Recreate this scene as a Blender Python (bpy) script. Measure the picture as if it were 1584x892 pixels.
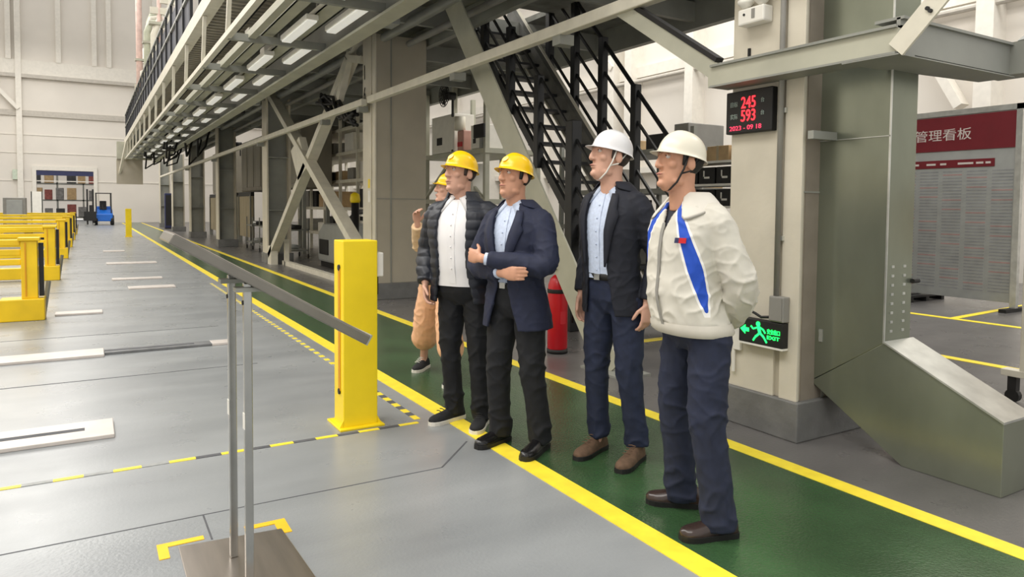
import bpy, bmesh, math, random
from mathutils import Vector, Matrix, Euler
import numpy as np
random.seed(7); np.random.seed(7)
for o in list(bpy.data.objects): bpy.data.objects.remove(o, do_unlink=True)
scene = bpy.context.scene
COL = scene.collection
# ---------------------------------------------------------------- camera
EYE = 1.45; FPX = 1098.0
yaw = math.atan(654/1098.0); pitch = math.radians(2.64); roll = math.radians(0.48)
fw = Vector((math.sin(yaw)*math.cos(pitch), math.cos(yaw)*math.cos(pitch), -math.sin(pitch)))
r0 = Vector((math.cos(yaw), -math.sin(yaw), 0)); u0 = r0.cross(fw)
cr = r0*math.cos(roll)+u0*math.sin(roll); cu = -r0*math.sin(roll)+u0*math.cos(roll)
cam_data = bpy.data.cameras.new('camera'); cam = bpy.data.objects.new('camera', cam_data); COL.objects.link(cam)
m3 = Matrix((cr, cu, -fw)).transposed(); cam.matrix_world = Matrix.Translation((0, 0, EYE)) @ m3.to_4x4()
cam_data.sensor_width = 36; cam_data.lens = 36*FPX/1584; cam_data.shift_y = -76/1584
cam_data.clip_start = 0.05; cam_data.clip_end = 300
scene.camera = cam
# ---------------------------------------------------------------- light and exposure
world = bpy.data.worlds.new('world'); scene.world = world; world.use_nodes = True
bg = world.node_tree.nodes['Background']; bg.inputs[0].default_value = (1.0, 0.985, 0.955, 1); bg.inputs[1].default_value = 1.05
def area(name, loc, size, energy, rot=(0, 0, 0), col=(1, 0.97, 0.92)):
    d = bpy.data.lights.new(name, 'AREA'); d.shape = 'RECTANGLE'; d.size, d.size_y = size; d.energy = energy; d.color = col
    o = bpy.data.objects.new(name, d); o.location = loc; o.rotation_euler = rot; COL.objects.link(o); return o
area('unseen_hall_light', (-4.5, 8, 12), (5, 26), 2600)  # unseen area panels added to light the hall from above
area('unseen_hall_light', (-3.5, 42, 13), (7, 30), 2600)
area('unseen_hall_light', (12, 10, 11), (4, 22), 1500)
scene.view_settings.view_transform = 'Standard'; scene.view_settings.look = 'None'
scene.view_settings.exposure = 0.0; scene.view_settings.gamma = 1.0; scene.view_settings.use_curve_mapping = False
# ---------------------------------------------------------------- materials
def s2l(c): return tuple(((v/255)/12.92 if v/255 <= 0.04045 else ((v/255+0.055)/1.055)**2.4) for v in c)
MATS = {}
def mat(name, rgb, rough=0.6, metal=0.0, var=0.06, scale=6.0, bump=0.0, bscale=40.0, emit=0.0, coat=0.0, spec=0.5, stretch=(1, 1, 1)):
    if name in MATS: return MATS[name]
    m = bpy.data.materials.new(name); m.use_nodes = True; MATS[name] = m
    nt = m.node_tree; N = nt.nodes; L = nt.links; b = N['Principled BSDF']
    c = s2l(rgb)
    b.inputs['Roughness'].default_value = rough; b.inputs['Metallic'].default_value = metal
    b.inputs['Specular IOR Level'].default_value = spec; b.inputs['Coat Weight'].default_value = coat
    tc = N.new('ShaderNodeTexCoord'); mp = N.new('ShaderNodeMapping'); mp.inputs['Scale'].default_value = stretch
    L.new(tc.outputs['Object'], mp.inputs['Vector'])
    if var > 0:
        no = N.new('ShaderNodeTexNoise'); no.inputs['Scale'].default_value = scale; no.inputs['Detail'].default_value = 4
        L.new(mp.outputs[0], no.inputs['Vector'])
        rp = N.new('ShaderNodeValToRGB'); rp.color_ramp.elements[0].position = 0.3; rp.color_ramp.elements[1].position = 0.7
        rp.color_ramp.elements[0].color = tuple(max(0, v*(1-var*1.6)) for v in c)+(1,)
        rp.color_ramp.elements[1].color = tuple(min(1, v*(1+var*1.6)) for v in c)+(1,)
        L.new(no.outputs['Fac'], rp.inputs[0]); L.new(rp.outputs[0], b.inputs['Base Color'])
    else: b.inputs['Base Color'].default_value = c+(1,)
    if bump > 0:
        n2 = N.new('ShaderNodeTexNoise'); n2.inputs['Scale'].default_value = bscale; n2.inputs['Detail'].default_value = 3
        L.new(mp.outputs[0], n2.inputs['Vector'])
        bp = N.new('ShaderNodeBump'); bp.inputs['Strength'].default_value = bump; bp.inputs['Distance'].default_value = 0.02
        L.new(n2.outputs['Fac'], bp.inputs['Height']); L.new(bp.outputs[0], b.inputs['Normal'])
    if emit > 0:
        b.inputs['Emission Color'].default_value = c+(1,); b.inputs['Emission Strength'].default_value = emit
    return m
M_wall = mat('wall_paint', (222, 216, 207), 0.75, var=0.03, scale=0.4)
M_trim = mat('trim_paint', (226, 221, 211), 0.6, var=0.03)
M_trimd = mat('girt_and_shadow_grey', (188, 182, 172), 0.6, var=0.05)
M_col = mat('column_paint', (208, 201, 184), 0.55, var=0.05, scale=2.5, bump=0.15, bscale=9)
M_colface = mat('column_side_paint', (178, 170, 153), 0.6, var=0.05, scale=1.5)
M_skirt = mat('skirt_paint', (112, 112, 110), 0.5, var=0.1, scale=5, bump=0.3, bscale=14)
M_steel = mat('beam_steel', (178, 177, 160), 0.45, var=0.06, scale=3)
M_steeld = mat('beam_steel_grey', (142, 143, 136), 0.45, var=0.09, scale=2)
M_pale = mat('pale_steel', (215, 210, 194), 0.5, var=0.05)
M_black = mat('black_steel', (26, 27, 29), 0.45, var=0.1)
M_galv = mat('galvanised', (140, 145, 130), 0.28, metal=0.7, var=0.10, scale=2.2, stretch=(1, 1, 0.5))
M_galvl = mat('galvanised_bright', (205, 207, 203), 0.32, metal=0.8, var=0.08, scale=9)
M_brush = mat('brushed_steel', (178, 168, 158), 0.28, metal=0.9, var=0.10, scale=14, stretch=(1, 0.1, 1))
M_tube = mat('steel_tube', (172, 172, 168), 0.22, metal=0.95, var=0.05)
M_yel = mat('yellow_paint', (244, 214, 20), 0.4, var=0.04, scale=4)
M_yeld = mat('yellow_barrier', (235, 196, 16), 0.45, var=0.07, scale=3)
M_line = mat('yellow_line_paint', (250, 224, 60), 0.45, var=0.05, scale=12)
M_tape = mat('orange_yellow_tape', (252, 196, 24), 0.5, var=0.05)
M_red = mat('red_paint', (196, 22, 34), 0.3, var=0.04)
M_white = mat('white_plastic', (232, 229, 220), 0.45, var=0.03)
M_grey = mat('grey_plastic', (140, 138, 132), 0.5, var=0.05)
M_rub = mat('black_rubber', (24, 23, 23), 0.6, var=0.1)
M_blue = mat('blue_paint', (30, 104, 200), 0.35, var=0.05)
M_navy = mat('navy_paint', (36, 42, 84), 0.5, var=0.05)
M_card = mat('cardboard', (188, 160, 120), 0.8, var=0.1)
M_beige = mat('beige_panel', (176, 163, 135), 0.7, var=0.12, scale=3, stretch=(1, 4, 0.4))
M_brown = mat('brown_panel', (148, 108, 26), 0.6, var=0.08)
M_maroon = mat('maroon_print', (108, 18, 30), 0.45, var=0.04)
M_paper = mat('board_grey', (158, 160, 157), 0.5, var=0.04)
M_ink = mat('print_grey', (140, 142, 143), 0.6, var=0.1)
M_inkr = mat('print_red', (166, 134, 131), 0.6, var=0.1)
M_grate = mat('deck_underside', (128, 129, 122), 0.6, var=0.18, scale=5)
M_lamp = mat('lamp_diffuser', (236, 234, 226), 0.4, var=0, emit=0.45)
M_ledr = mat('led_red', (255, 40, 50), 0.5, var=0, emit=3.0)
M_ledg = mat('led_green', (20, 240, 80), 0.5, var=0, emit=5.0)
M_text = mat('white_print', (205, 196, 190), 0.5, var=0)
# floor: grey steel plate paint, right of the walkway a darker paint with gantry shade in its colour
def floor_mat():
    m = bpy.data.materials.new('floor_paint'); m.use_nodes = True
    nt = m.node_tree; N = nt.nodes; L = nt.links; b = N['Principled BSDF']
    tc = N.new('ShaderNodeTexCoord'); sp = N.new('ShaderNodeSeparateXYZ'); L.new(tc.outputs['Object'], sp.inputs[0])
    gt = N.new('ShaderNodeMath'); gt.operation = 'GREATER_THAN'; gt.inputs[1].default_value = 3.36; L.new(sp.outputs['X'], gt.inputs[0])
    mp = N.new('ShaderNodeMapping'); mp.inputs['Scale'].default_value = (0.55, 1.6, 1); L.new(tc.outputs['Object'], mp.inputs['Vector'])
    no = N.new('ShaderNodeTexNoise'); no.inputs['Scale'].default_value = 1.1; no.inputs['Detail'].default_value = 6; L.new(mp.outputs[0], no.inputs['Vector'])
    r1 = N.new('ShaderNodeValToRGB'); r1.color_ramp.elements[0].position = 0.3; r1.color_ramp.elements[1].position = 0.72
    r1.color_ramp.elements[0].color = s2l((130, 133, 135))+(1,); r1.color_ramp.elements[1].color = s2l((156, 159, 160))+(1,)
    r2 = N.new('ShaderNodeValToRGB'); r2.color_ramp.elements[0].position = 0.3; r2.color_ramp.elements[1].position = 0.72
    r2.color_ramp.elements[0].color = s2l((90, 88, 87))+(1,); r2.color_ramp.elements[1].color = s2l((112, 109, 107))+(1,)
    L.new(no.outputs['Fac'], r1.inputs[0]); L.new(no.outputs['Fac'], r2.inputs[0])
    mx = N.new('ShaderNodeMix'); mx.data_type = 'RGBA'; L.new(gt.outputs[0], mx.inputs[0]); L.new(r1.outputs[0], mx.inputs[6]); L.new(r2.outputs[0], mx.inputs[7])
    L.new(mx.outputs[2], b.inputs['Base Color'])
    n2 = N.new('ShaderNodeTexNoise'); n2.inputs['Scale'].default_value = 3.0; n2.inputs['Detail'].default_value = 4; L.new(tc.outputs['Object'], n2.inputs['Vector'])
    mr = N.new('ShaderNodeMapRange'); mr.inputs['To Min'].default_value = 0.20; mr.inputs['To Max'].default_value = 0.40; L.new(n2.outputs['Fac'], mr.inputs['Value'])
    L.new(mr.outputs[0], b.inputs['Roughness'])
    n3 = N.new('ShaderNodeTexNoise'); n3.inputs['Scale'].default_value = 60; L.new(tc.outputs['Object'], n3.inputs['Vector'])
    bp = N.new('ShaderNodeBump'); bp.inputs['Distance'].default_value = 0.01; L.new(n3.outputs['Fac'], bp.inputs['Height'])
    lt = N.new('ShaderNodeMath'); lt.operation = 'LESS_THAN'; lt.inputs[1].default_value = 3.52; L.new(sp.outputs['Y'], lt.inputs[0])
    st = N.new('ShaderNodeMapRange'); st.inputs['To Min'].default_value = 0.04; st.inputs['To Max'].default_value = 0.13; L.new(lt.outputs[0], st.inputs['Value']); L.new(st.outputs[0], bp.inputs['Strength']); L.new(bp.outputs[0], b.inputs['Normal'])
    return m
M_floor = floor_mat()
M_green = mat('walkway_green', (52, 80, 50), 0.2, var=0.16, scale=2.0, bump=0.16, bscale=70)
M_seam = mat('seam_dark', (84, 85, 88), 0.8, var=0.1)
# ---------------------------------------------------------------- mesh helpers
class MB:
    def __init__(s): s.v = []; s.f = []; s.mi = []; s.cur = 0
    def add(s, vs, fs):
        n = len(s.v); s.v += [tuple(v) for v in vs]; s.f += [tuple(i+n for i in f) for f in fs]; s.mi += [s.cur]*len(fs); return s
    def box(s, a, b):
        x0, x1 = sorted((a[0], b[0])); y0, y1 = sorted((a[1], b[1])); z0, z1 = sorted((a[2], b[2]))
        return s.add([(x0, y0, z0), (x1, y0, z0), (x1, y1, z0), (x0, y1, z0), (x0, y0, z1), (x1, y0, z1), (x1, y1, z1), (x0, y1, z1)],
              [(0, 3, 2, 1), (4, 5, 6, 7), (0, 1, 5, 4), (1, 2, 6, 5), (2, 3, 7, 6), (3, 0, 4, 7)])
    def bar(s, p, q, w, h, up=(0, 0, 1)):
        p = Vector(p); q = Vector(q); d = (q-p).normalized(); u = Vector(up)
        if abs(d.dot(u)) > 0.98: u = Vector((0, 1, 0))
        r = d.cross(u).normalized(); u = r.cross(d).normalized()
        vs = []
        for c in (p, q):
            for a, b in ((-1, -1), (1, -1), (1, 1), (-1, 1)): vs.append(c+r*a*w/2+u*b*h/2)
        return s.add(vs, [(3, 2, 1, 0), (4, 5, 6, 7), (0, 1, 5, 4), (1, 2, 6, 5), (2, 3, 7, 6), (3, 0, 4, 7)])
    def tube(s, pts, r, n=12, cap=True, radii=None):
        pts = [Vector(p) for p in pts]; k = len(pts); rings = []; prev = None
        for i in range(k):
            d = (pts[min(i+1, k-1)]-pts[max(i-1, 0)]).normalized()
            if prev is None:
                u = Vector((0, 0, 1)) if abs(d.z) < 0.9 else Vector((1, 0, 0))
                u = (u-d*u.dot(d)).normalized()
            else: u = (prev-d*prev.dot(d)).normalized()
            prev = u; w = d.cross(u); rr = radii[i] if radii else r
            rings += [pts[i]+(u*math.cos(t)+w*math.sin(t))*rr for t in (2*math.pi*j/n for j in range(n))]
        fs = []
        for i in range(k-1):
            for j in range(n): fs.append((i*n+j, i*n+(j+1) % n, (i+1)*n+(j+1) % n, (i+1)*n+j))
        if cap: fs += [tuple(range(n-1, -1, -1)), tuple(range((k-1)*n, k*n))]
        return s.add(rings, fs)
    def prism(s, poly, axis, a, b):
        # poly: 2D outline in the two other axes (in x,y,z order), extruded along axis from a to b
        n = len(poly)
        def pt(p, t):
            q = list(p); q.insert(axis, t); return tuple(q)
        vs = [pt(p, a) for p in poly]+[pt(p, b) for p in poly]
        fs = [tuple(range(n-1, -1, -1)), tuple(range(n, 2*n))]+[(i, (i+1) % n, n+(i+1) % n, n+i) for i in range(n)]
        return s.add(vs, fs)
    def lathe(s, prof, n=24, c=(0, 0, 0)):
        vs = []; fs = []; k = len(prof)
        for r, z in prof:
            for j in range(n): vs.append((c[0]+r*math.cos(2*math.pi*j/n), c[1]+r*math.sin(2*math.pi*j/n), c[2]+z))
        for i in range(k-1):
            for j in range(n): fs.append((i*n+j, i*n+(j+1) % n, (i+1)*n+(j+1) % n, (i+1)*n+j))
        fs += [tuple(range(n-1, -1, -1)), tuple(range((k-1)*n, k*n))]
        return s.add(vs, fs)
    def build(s, name, m, parent=None, smooth=False, bevel=0.0):
        me = bpy.data.meshes.new(name); me.from_pydata(s.v, [], s.f)
        ms = m if isinstance(m, (list, tuple)) else [m]
        for q in ms: me.materials.append(q)
        if len(ms) > 1:
            for p, i in zip(me.polygons, s.mi): p.material_index = i
        bm = bmesh.new(); bm.from_mesh(me); bmesh.ops.recalc_face_normals(bm, faces=bm.faces); bm.to_mesh(me); bm.free()
        if smooth:
            for p in me.polygons: p.use_smooth = True
        o = bpy.data.objects.new(name, me); COL.objects.link(o)
        if parent is not None:
            o.parent = parent
            if parent.type == 'EMPTY' or True: o.matrix_parent_inverse = parent_world(parent).inverted()
        if bevel > 0:
            b = o.modifiers.new('bevel', 'BEVEL'); b.width = bevel; b.segments = 2; b.limit_method = 'ANGLE'
        return o
def parent_world(p):
    m = Matrix.LocRotScale(p.location, p.rotation_euler, p.scale)
    if p.parent: m = parent_world(p.parent) @ p.matrix_parent_inverse @ m
    return m
def tag(o, label=None, cat=None, group=None, kind=None):
    if label: o['label'] = label
    if cat: o['category'] = cat
    if group: o['group'] = group
    if kind: o['kind'] = kind
    return o
def empty(name, loc, label=None, cat=None, group=None):
    o = bpy.data.objects.new(name, None); o.location = loc; o.empty_display_size = 0.2; COL.objects.link(o)
    return tag(o, label, cat, group)
def struct(o): o['kind'] = 'structure'; return o
def copy_tree(o, offset=None, parent=None):
    c = o.copy(); COL.objects.link(c)
    if parent is not None: c.parent = parent; c.matrix_parent_inverse = o.matrix_parent_inverse.copy()
    if offset is not None: c.location = o.location+Vector(offset)
    for ch in list(o.children): copy_tree(ch, None, c)
    return c
def text_mesh(body, size, extrude=0.002):
    cu_ = bpy.data.curves.new('txt', 'FONT'); cu_.body = body; cu_.size = size; cu_.extrude = extrude; cu_.align_x = 'LEFT'
    o = bpy.data.objects.new('txt', cu_); COL.objects.link(o)
    bpy.context.view_layer.update()
    dg = bpy.context.evaluated_depsgraph_get(); me = bpy.data.meshes.new_from_object(o.evaluated_get(dg))
    bpy.data.objects.remove(o); return me
def text_obj(name, body, size, origin, xdir, updir, m, parent, width=None, height=None):
    # lettering standing on the plane (xdir, updir); scaled to width/height when given
    me = text_mesh(body, size); xs = [v.co.x for v in me.vertices]; ys = [v.co.y for v in me.vertices]
    sx = width/(max(xs)-min(xs)) if width else 1; sy = height/(max(ys)-min(ys)) if height else (sx if width else 1)
    X = Vector(xdir).normalized(); U = Vector(updir).normalized(); Z = X.cross(U); x0 = min(xs); y0 = min(ys); o3 = Vector(origin)
    for v in me.vertices: v.co = o3+X*(v.co.x-x0)*sx+U*(v.co.y-y0)*sy+Z*v.co.z
    me.materials.clear(); me.materials.append(m)
    o = bpy.data.objects.new(name, me); COL.objects.link(o)
    if parent is not None: o.parent = parent; o.matrix_parent_inverse = parent_world(parent).inverted()
    return o
# ================================================================ the hall
struct(MB().box((-10, -6, -0.3), (18, 72, 0)).build('floor', M_floor))
struct(MB().box((2.165, -4, 0), (3.31, 61, 0.002)).build('floor_walkway', M_green))
def far_wall():
    b = MB()
    b.box((-10, 62, 0), (-3.25, 62.3, 18)).box((0.32, 62, 0), (18, 62.3, 18)).box((-3.25, 62, 3.75), (0.32, 62.3, 18))
    struct(b.build('wall_far', M_wall))
    t = MB().box((-10, 61.75, 10.6), (18, 62, 11.6)); struct(t.build('trim_1', M_trim))
    t = MB().box((-10, 61.63, 10.35), (18, 62, 10.6)); struct(t.build('trim_2', M_trimd))
    t = MB().box((-10, 61.85, 7.65), (18, 62, 8.05)); struct(t.build('trim_3', M_trimd))  # grey band puts a shadow line of the far wall into colour
    i = 4
    for x in (-4.9, -1.9, 0.35, 1.3, 4.4):
        struct(MB().box((x, 61.7, 11.6), (x+0.32, 62, 18)).build('trim_%d' % i, M_trim)); i += 1
    struct(MB().box((-4.35, 61.6, 1.6), (-4.0, 62, 18)).build('trim_%d' % i, M_trim)); i += 1
    b = MB().bar((-6.2, 61.6, 10.4), (-4.2, 61.6, 8.1), 0.2, 0.25); struct(b.build('trim_%d' % i, M_trim)); i += 1
    for z in (3.0, 5.0, 6.3):
        struct(MB().box((-10, 61.95, z), (18, 62, z+0.06)).build('trim_%d' % i, M_trim)); i += 1
    # the open shutter door and its frame
    d = MB().box((-3.25, 61.9, 3.45), (0.32, 62.25, 3.8)).build('door_1', M_navy); struct(d)
    f = MB().box((-3.5, 61.85, 0), (-3.25, 62.3, 3.8)).box((0.32, 61.85, 0), (0.57, 62.3, 3.8)).box((-3.5, 61.85, 3.8), (0.57, 62.3, 4.1)); f.build('door_frame', M_trim, d)
far_wall()
struct(MB().box((-10.3, -6, 0), (-10, 62.3, 18)).build('wall_left', M_wall))
def right_wall():
    struct(MB().box((16, -6, 0), (16.3, 62.3, 18)).build('wall_right', M_wall))
    i = 30
    for z, h in ((5.75, 0.35), (9.0, 0.4), (2.6, 0.2)):
        struct(MB().box((15.75, -6, z), (16, 62, z+h)).build('trim_%d' % i, M_trim)); i += 1
    struct(MB().tube([(15.6, -6, 5.6), (15.6, 62, 5.6)], 0.07, 10).build('trim_%d' % i, M_trimd)); i += 1
    for y in (7.4, 12.2, 15.6, 18.4, 19.3, 24, 28, 32, 40, 48, 56):
        struct(MB().box((15.5, y, 0), (16, y+0.34, 18)).build('trim_%d' % i, M_trim)); i += 1
    for y0, y1 in ((10.6, 8.0), (19.4, 22.5)):
        struct(MB().bar((15.6, y0, 8.2) if y0 < 15 else (15.6, y0, 6.2), (15.6, y1, 3.6) if y0 < 15 else (15.6, y1, 9.0), 0.18, 0.3, (1, 0, 0)).build('trim_%d' % i, M_trim)); i += 1
right_wall()
# floor seams, part of the plate floor
sm = MB().box((-3, 3.524, 0), (1.66, 3.53, 0.0016)).box((0.43, 3.245, 0), (0.438, 3.525, 0.0016)).bar((1.66, 3.527, 0.0008), (1.98, 3.85, 0.0008), 0.01, 0.0016)
for y in (6.71, 9.0, 13.5, 17.0, 21.5):
    sm.box((-3, y, 0), (1.3, y+0.014, 0.0016))
struct(sm.build('floor_seams', M_seam))
# ---------------------------------------------------------------- painted and taped floor markings
def strip(name, a, b, m, label, cat, z=0.004, group=None):
    return tag(MB().box((a[0], a[1], 0), (b[0], b[1], z)).build(name, m), label, cat, group)
strip('yellow_line', (2.045, -4), (2.167, 60), M_line, 'wide yellow line along the left edge of the green walkway, under the yellow-helmeted men', 'floor line')
strip('yellow_line', (3.31, -4), (3.425, 60), M_line, 'yellow line along the right edge of the green walkway beside the metal duct', 'floor line')
def hazard(name, p0, p1, w, n, label, first=0):
    b = MB(); p0 = Vector(p0); p1 = Vector(p1)
    for i in range(n):
        b.cur = (i+first) % 2; q = p0+(p1-p0)*(i+.5)/n
        if b.cur and (q.x < .55 or q.y > 5.4): b.cur = 2
        b.bar(p0+(p1-p0)*i/n+Vector((0, 0, 0.0015)), p0+(p1-p0)*(i+1)/n+Vector((0, 0, 0.0015)), w, 0.003)
    return tag(b.build(name, [M_line, M_seam, mat('tape_gap_grey', (150, 152, 150), .5, var=.1, scale=20)]), label, 'floor tape')  # third material: floor-grey filler added in the gaps between yellow dashes
hazard('hazard_tape', (-3.2, 4.35, 0), (1.87, 4.35, 0), 0.036, 37, 'yellow and black hazard tape crossing the grey floor at the foot of the yellow post')
hazard('hazard_tape', (1.895, 4.42, 0), (1.895, 14, 0), 0.045, 110, 'yellow and black hazard tape running beside the walkway behind the yellow post')
b = MB().box((0.222, 3.262, 0), (0.405, 3.30, 0.003)).box((0.222, 3.155, 0), (0.262, 3.262, 0.003))
tag(b.build('corner_tape', M_tape), 'yellow corner tape on the floor left of the steel base plate', 'floor tape')
b = MB().box((0.575, 3.262, 0), (0.752, 3.30, 0.003)).box((0.70, 3.15, 0), (0.752, 3.262, 0.003))
tag(b.build('corner_tape', M_tape), 'yellow corner tape on the floor right of the two steel lectern posts', 'floor tape')
strip('yellow_line', (7.2, 1.2), (7.32, 4.35), M_line, 'short yellow floor line nearest the castor, right of the duct', 'floor line')
strip('yellow_line', (9.85, 4.0), (9.97, 6.6), M_line, 'yellow floor line just in front of the red headed board', 'floor line')
b = MB().bar((9.9, 5.1, 0.003), (12.6, 5.3, 0.003), 0.1, 0.003); tag(b.build('yellow_line', M_line), 'yellow floor line running off behind the right end of the red headed board', 'floor line')
strip('yellow_line', (5.05, 5.8), (6.4, 5.92), M_line, 'short yellow floor line seen between the two white-helmeted men', 'floor line')
# metal slot covers let into the floor
M_rail = mat('slot_cover', (206, 198, 191), 0.4, var=0.05)
M_raild = mat('slot_dark', (112, 113, 114), 0.5, var=0.15, scale=8)
def slot(x0, x1, y0, y1, label, m=None, groove=True):
    r = empty('slot_cover', (x1, (y0+y1)/2, 0), label, 'floor rail')
    MB().box((x0, y0, 0), (x1, y1, 0.025)).build('cover_plate', m or M_rail, r, bevel=0.004)
    if groove: MB().box((x0, (y0+y1)/2-0.03, 0.02), (x1-0.16, (y0+y1)/2+0.03, 0.0265)).build('groove', M_seam, r)
    return r
slot(-4, 0.113, 4.98, 5.36, 'pale metal slot cover let into the floor at left, nearest the camera')
slot(-4, 0.1, 7.68, 8.02, 'long pale slot cover let into the floor in front of the nearest yellow barrier', groove=False)
slot(0.105, 1.06, 7.76, 7.95, 'dark open slot in the floor continuing the long pale cover towards the lectern post', M_raild)
slot(1.06, 1.25, 7.76, 7.95, 'small pale end plate of the dark floor slot beside the lectern post', groove=False)
slot(-0.40, 0.13, 10.72, 10.98, 'short pale slot cover beside the foot of the nearest yellow barrier', groove=False)
slot(0.55, 1.27, 13.5, 13.85, 'pale slot cover in mid floor, right of the second yellow barrier', groove=False)
slot(0.33, 1.40, 19.2, 19.7, 'pale slot cover further back on the floor, level with the third yellow barrier', groove=False)
slot(0.34, 0.9, 24.2, 24.7, 'farthest pale slot cover on the floor before the forklift', groove=False)
slot(0.35, 1.2, 15.2, 15.5, 'pale slot cover on the floor just behind the mid floor one', groove=False)
# ================================================================ columns
def column(y, label, top=4.05):
    r = empty('steel_column', (4.18, y+0.27, 0), label, 'column', 'columns of the gantry')
    MB().box((3.73, y-0.04, 0), (4.64 if y < 12 else 4.38, y+0.58, 0.25)).build('skirt', M_skirt, r, bevel=0.008)
    if y > 12:
        MB().box((3.78, y+.23, 0.25), (4.3, y+0.31, top)).build('web', M_steeld, r); MB().box((4.28, y, 0.25), (4.33, y+0.54, top)).build('back_flange', M_colface, r)
        MB().box((3.75, y, 0.25), (3.79, y+0.54, top)).build('front_flange', M_col, r, bevel=0.004)
        for z in (1.3, 2.6): MB().box((3.79, y+.02, z), (4.28, y+.23, z+.02)).build('stiffener', M_steeld, r)
        return r
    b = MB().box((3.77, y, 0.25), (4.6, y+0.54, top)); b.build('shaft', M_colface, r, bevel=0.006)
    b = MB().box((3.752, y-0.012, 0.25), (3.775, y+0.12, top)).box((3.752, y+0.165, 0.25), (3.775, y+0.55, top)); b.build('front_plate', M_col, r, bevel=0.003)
    if y < 3: MB().box((3.80, y-0.006, 0.25), (4.6, y+.002, top)).build('shaded_side', mat('shaded_side_tone', (138, 129, 117), .6), r)  # shade on the near column's side face, put into a darker colour
    MB().box((4.0, y-0.012, 0.25), (4.02, y, top)).box((3.77, y-0.01, 1.55), (4.6, y, 1.56)).build('seam_strip', M_steeld, r)
    return r
ys = [2.85, 10.4, 18.05, 25.7, 33.35, 41.0, 48.6]
labs = ['near pale column carrying the red digital clock and green exit sign', 'beige column behind the yellow post, marked 1 6 on its corner',
        'beige column at the left end of the crossed braces', 'narrow white-edged column, second beyond the crossed braces', 'column third beyond the crossed braces, left of the beige crates',
        'far slim column beside the far end of the gantry', 'farthest slim column under the end of the gantry']
cols = []
for y, l in zip(ys, labs): cols.append(column(y, l, 4.6 if y < 3 else 4.05))
text_obj('column_number', '1', 0.2, (3.744, 10.86, 3.42), (0, -1, 0), (0, 0, 1), M_black, cols[1], height=0.22)
text_obj('column_number', '6', 0.2, (3.744, 10.89, 3.08), (0, -1, 0), (0, 0, 1), M_black, cols[1], height=0.22)
# conduit on the near column
r = empty('cable_conduit', (3.73, 2.99, 0.9), 'grey conduit pipe running down the near column to the junction box', 'conduit')
MB().tube([(3.728, 2.985, 0.89), (3.728, 2.985, 4.5)], 0.018, 10).build('pipe', M_grey, r, smooth=True)
for z in (1.25, 2.05): MB().box((3.735, 2.955, z), (3.752, 3.015, z+0.03)).build('clip', M_galvl, r)
r = empty('junction_box', (3.72, 2.94, 0.82), 'grey junction box above the right end of the green exit sign', 'box')
MB().box((3.69, 2.90, 0.74), (3.752, 3.01, 0.9)).build('box_body', M_grey, r, bevel=0.006); MB().box((3.684, 2.91, 0.75), (3.69, 3.0, 0.89)).build('lid', M_grey, r)
# exit sign
r = empty('exit_sign', (3.72, 3.08, 0.66), 'lit green emergency exit sign low on the near column', 'sign')
MB().box((3.695, 2.905, 0.575), (3.752, 3.25, 0.735)).build('housing', M_rub, r, bevel=0.006)
MB().box((3.6945, 2.905, 0.563), (3.75, 3.25, 0.575)).build('rim', M_white, r)
def yz(poly, x0, x1, n, m, p): return MB().prism(poly, 0, x0, x1).build(n, m, p)
MB().prism([(3.235, 0.66), (3.195, 0.69), (3.195, 0.672), (3.165, 0.672), (3.165, 0.648), (3.195, 0.648), (3.195, 0.63)], 0, 3.692, 3.695).build('arrow', M_ledg, r)
b = MB(); b.lathe([(0.0, 0), (0.016, 0), (0.016, 0.002), (0.0, 0.002)], 14)
b.v = [(3.6945-v[2], 3.092+v[0], 0.708+v[1]) for v in b.v]
def limb(p, q, w): b.bar((3.6935, p[0], p[1]), (3.6935, q[0], q[1]), 0.002, w, (0, 1, 0) if abs(p[1]-q[1]) > abs(p[0]-q[0]) else (0, 0, 1))
limb((3.09, 0.694), (3.075, 0.645), 0.022); limb((3.09, 0.688), (3.13, 0.672), 0.01); limb((3.13, 0.672), (3.15, 0.688), 0.01)
limb((3.085, 0.69), (3.05, 0.676), 0.01); limb((3.05, 0.676), (3.035, 0.655), 0.01); limb((3.078, 0.65), (3.112, 0.622), 0.013); limb((3.112, 0.622), (3.13, 0.596), 0.011)
limb((3.074, 0.65), (3.045, 0.628), 0.013); limb((3.045, 0.628), (3.022, 0.596), 0.011)
b.build('running_figure', M_ledg, r)
text_obj('lettering', '安全出口', 0.05, (3.694, 3.02, 0.655), (0, -1, 0), (0, 0, 1), M_ledg, r, width=0.095, height=0.032)
text_obj('lettering', 'EXIT', 0.03, (3.694, 3.02, 0.622), (0, -1, 0), (0, 0, 1), M_ledg, r, width=0.095, height=0.022)
c_ = MB().tube([(3.72, 3.235, 0.735), (3.70, 3.22, 0.775), (3.695, 3.18, 0.79), (3.695, 3.12, 0.775), (3.695, 3.07, 0.755), (3.70, 3.0, 0.765)], 0.009, 8)
tag(c_.build('power_cable', M_rub, smooth=True), 'black cable arching over the green exit sign to the junction box', 'cable')
r = empty('cover_plate', (3.74, 3.29, 0.68), 'white plate on the column beside the green exit sign, behind the jacketed man', 'plate')
MB().box((3.725, 3.265, 0.50), (3.752, 3.33, 0.735)).build('plate_body', M_white, r, bevel=0.005); MB().tube([(3.735, 3.325, 0.35), (3.735, 3.325, 0.5)], 0.012, 8).build('pipe_stub', M_white, r)
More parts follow.
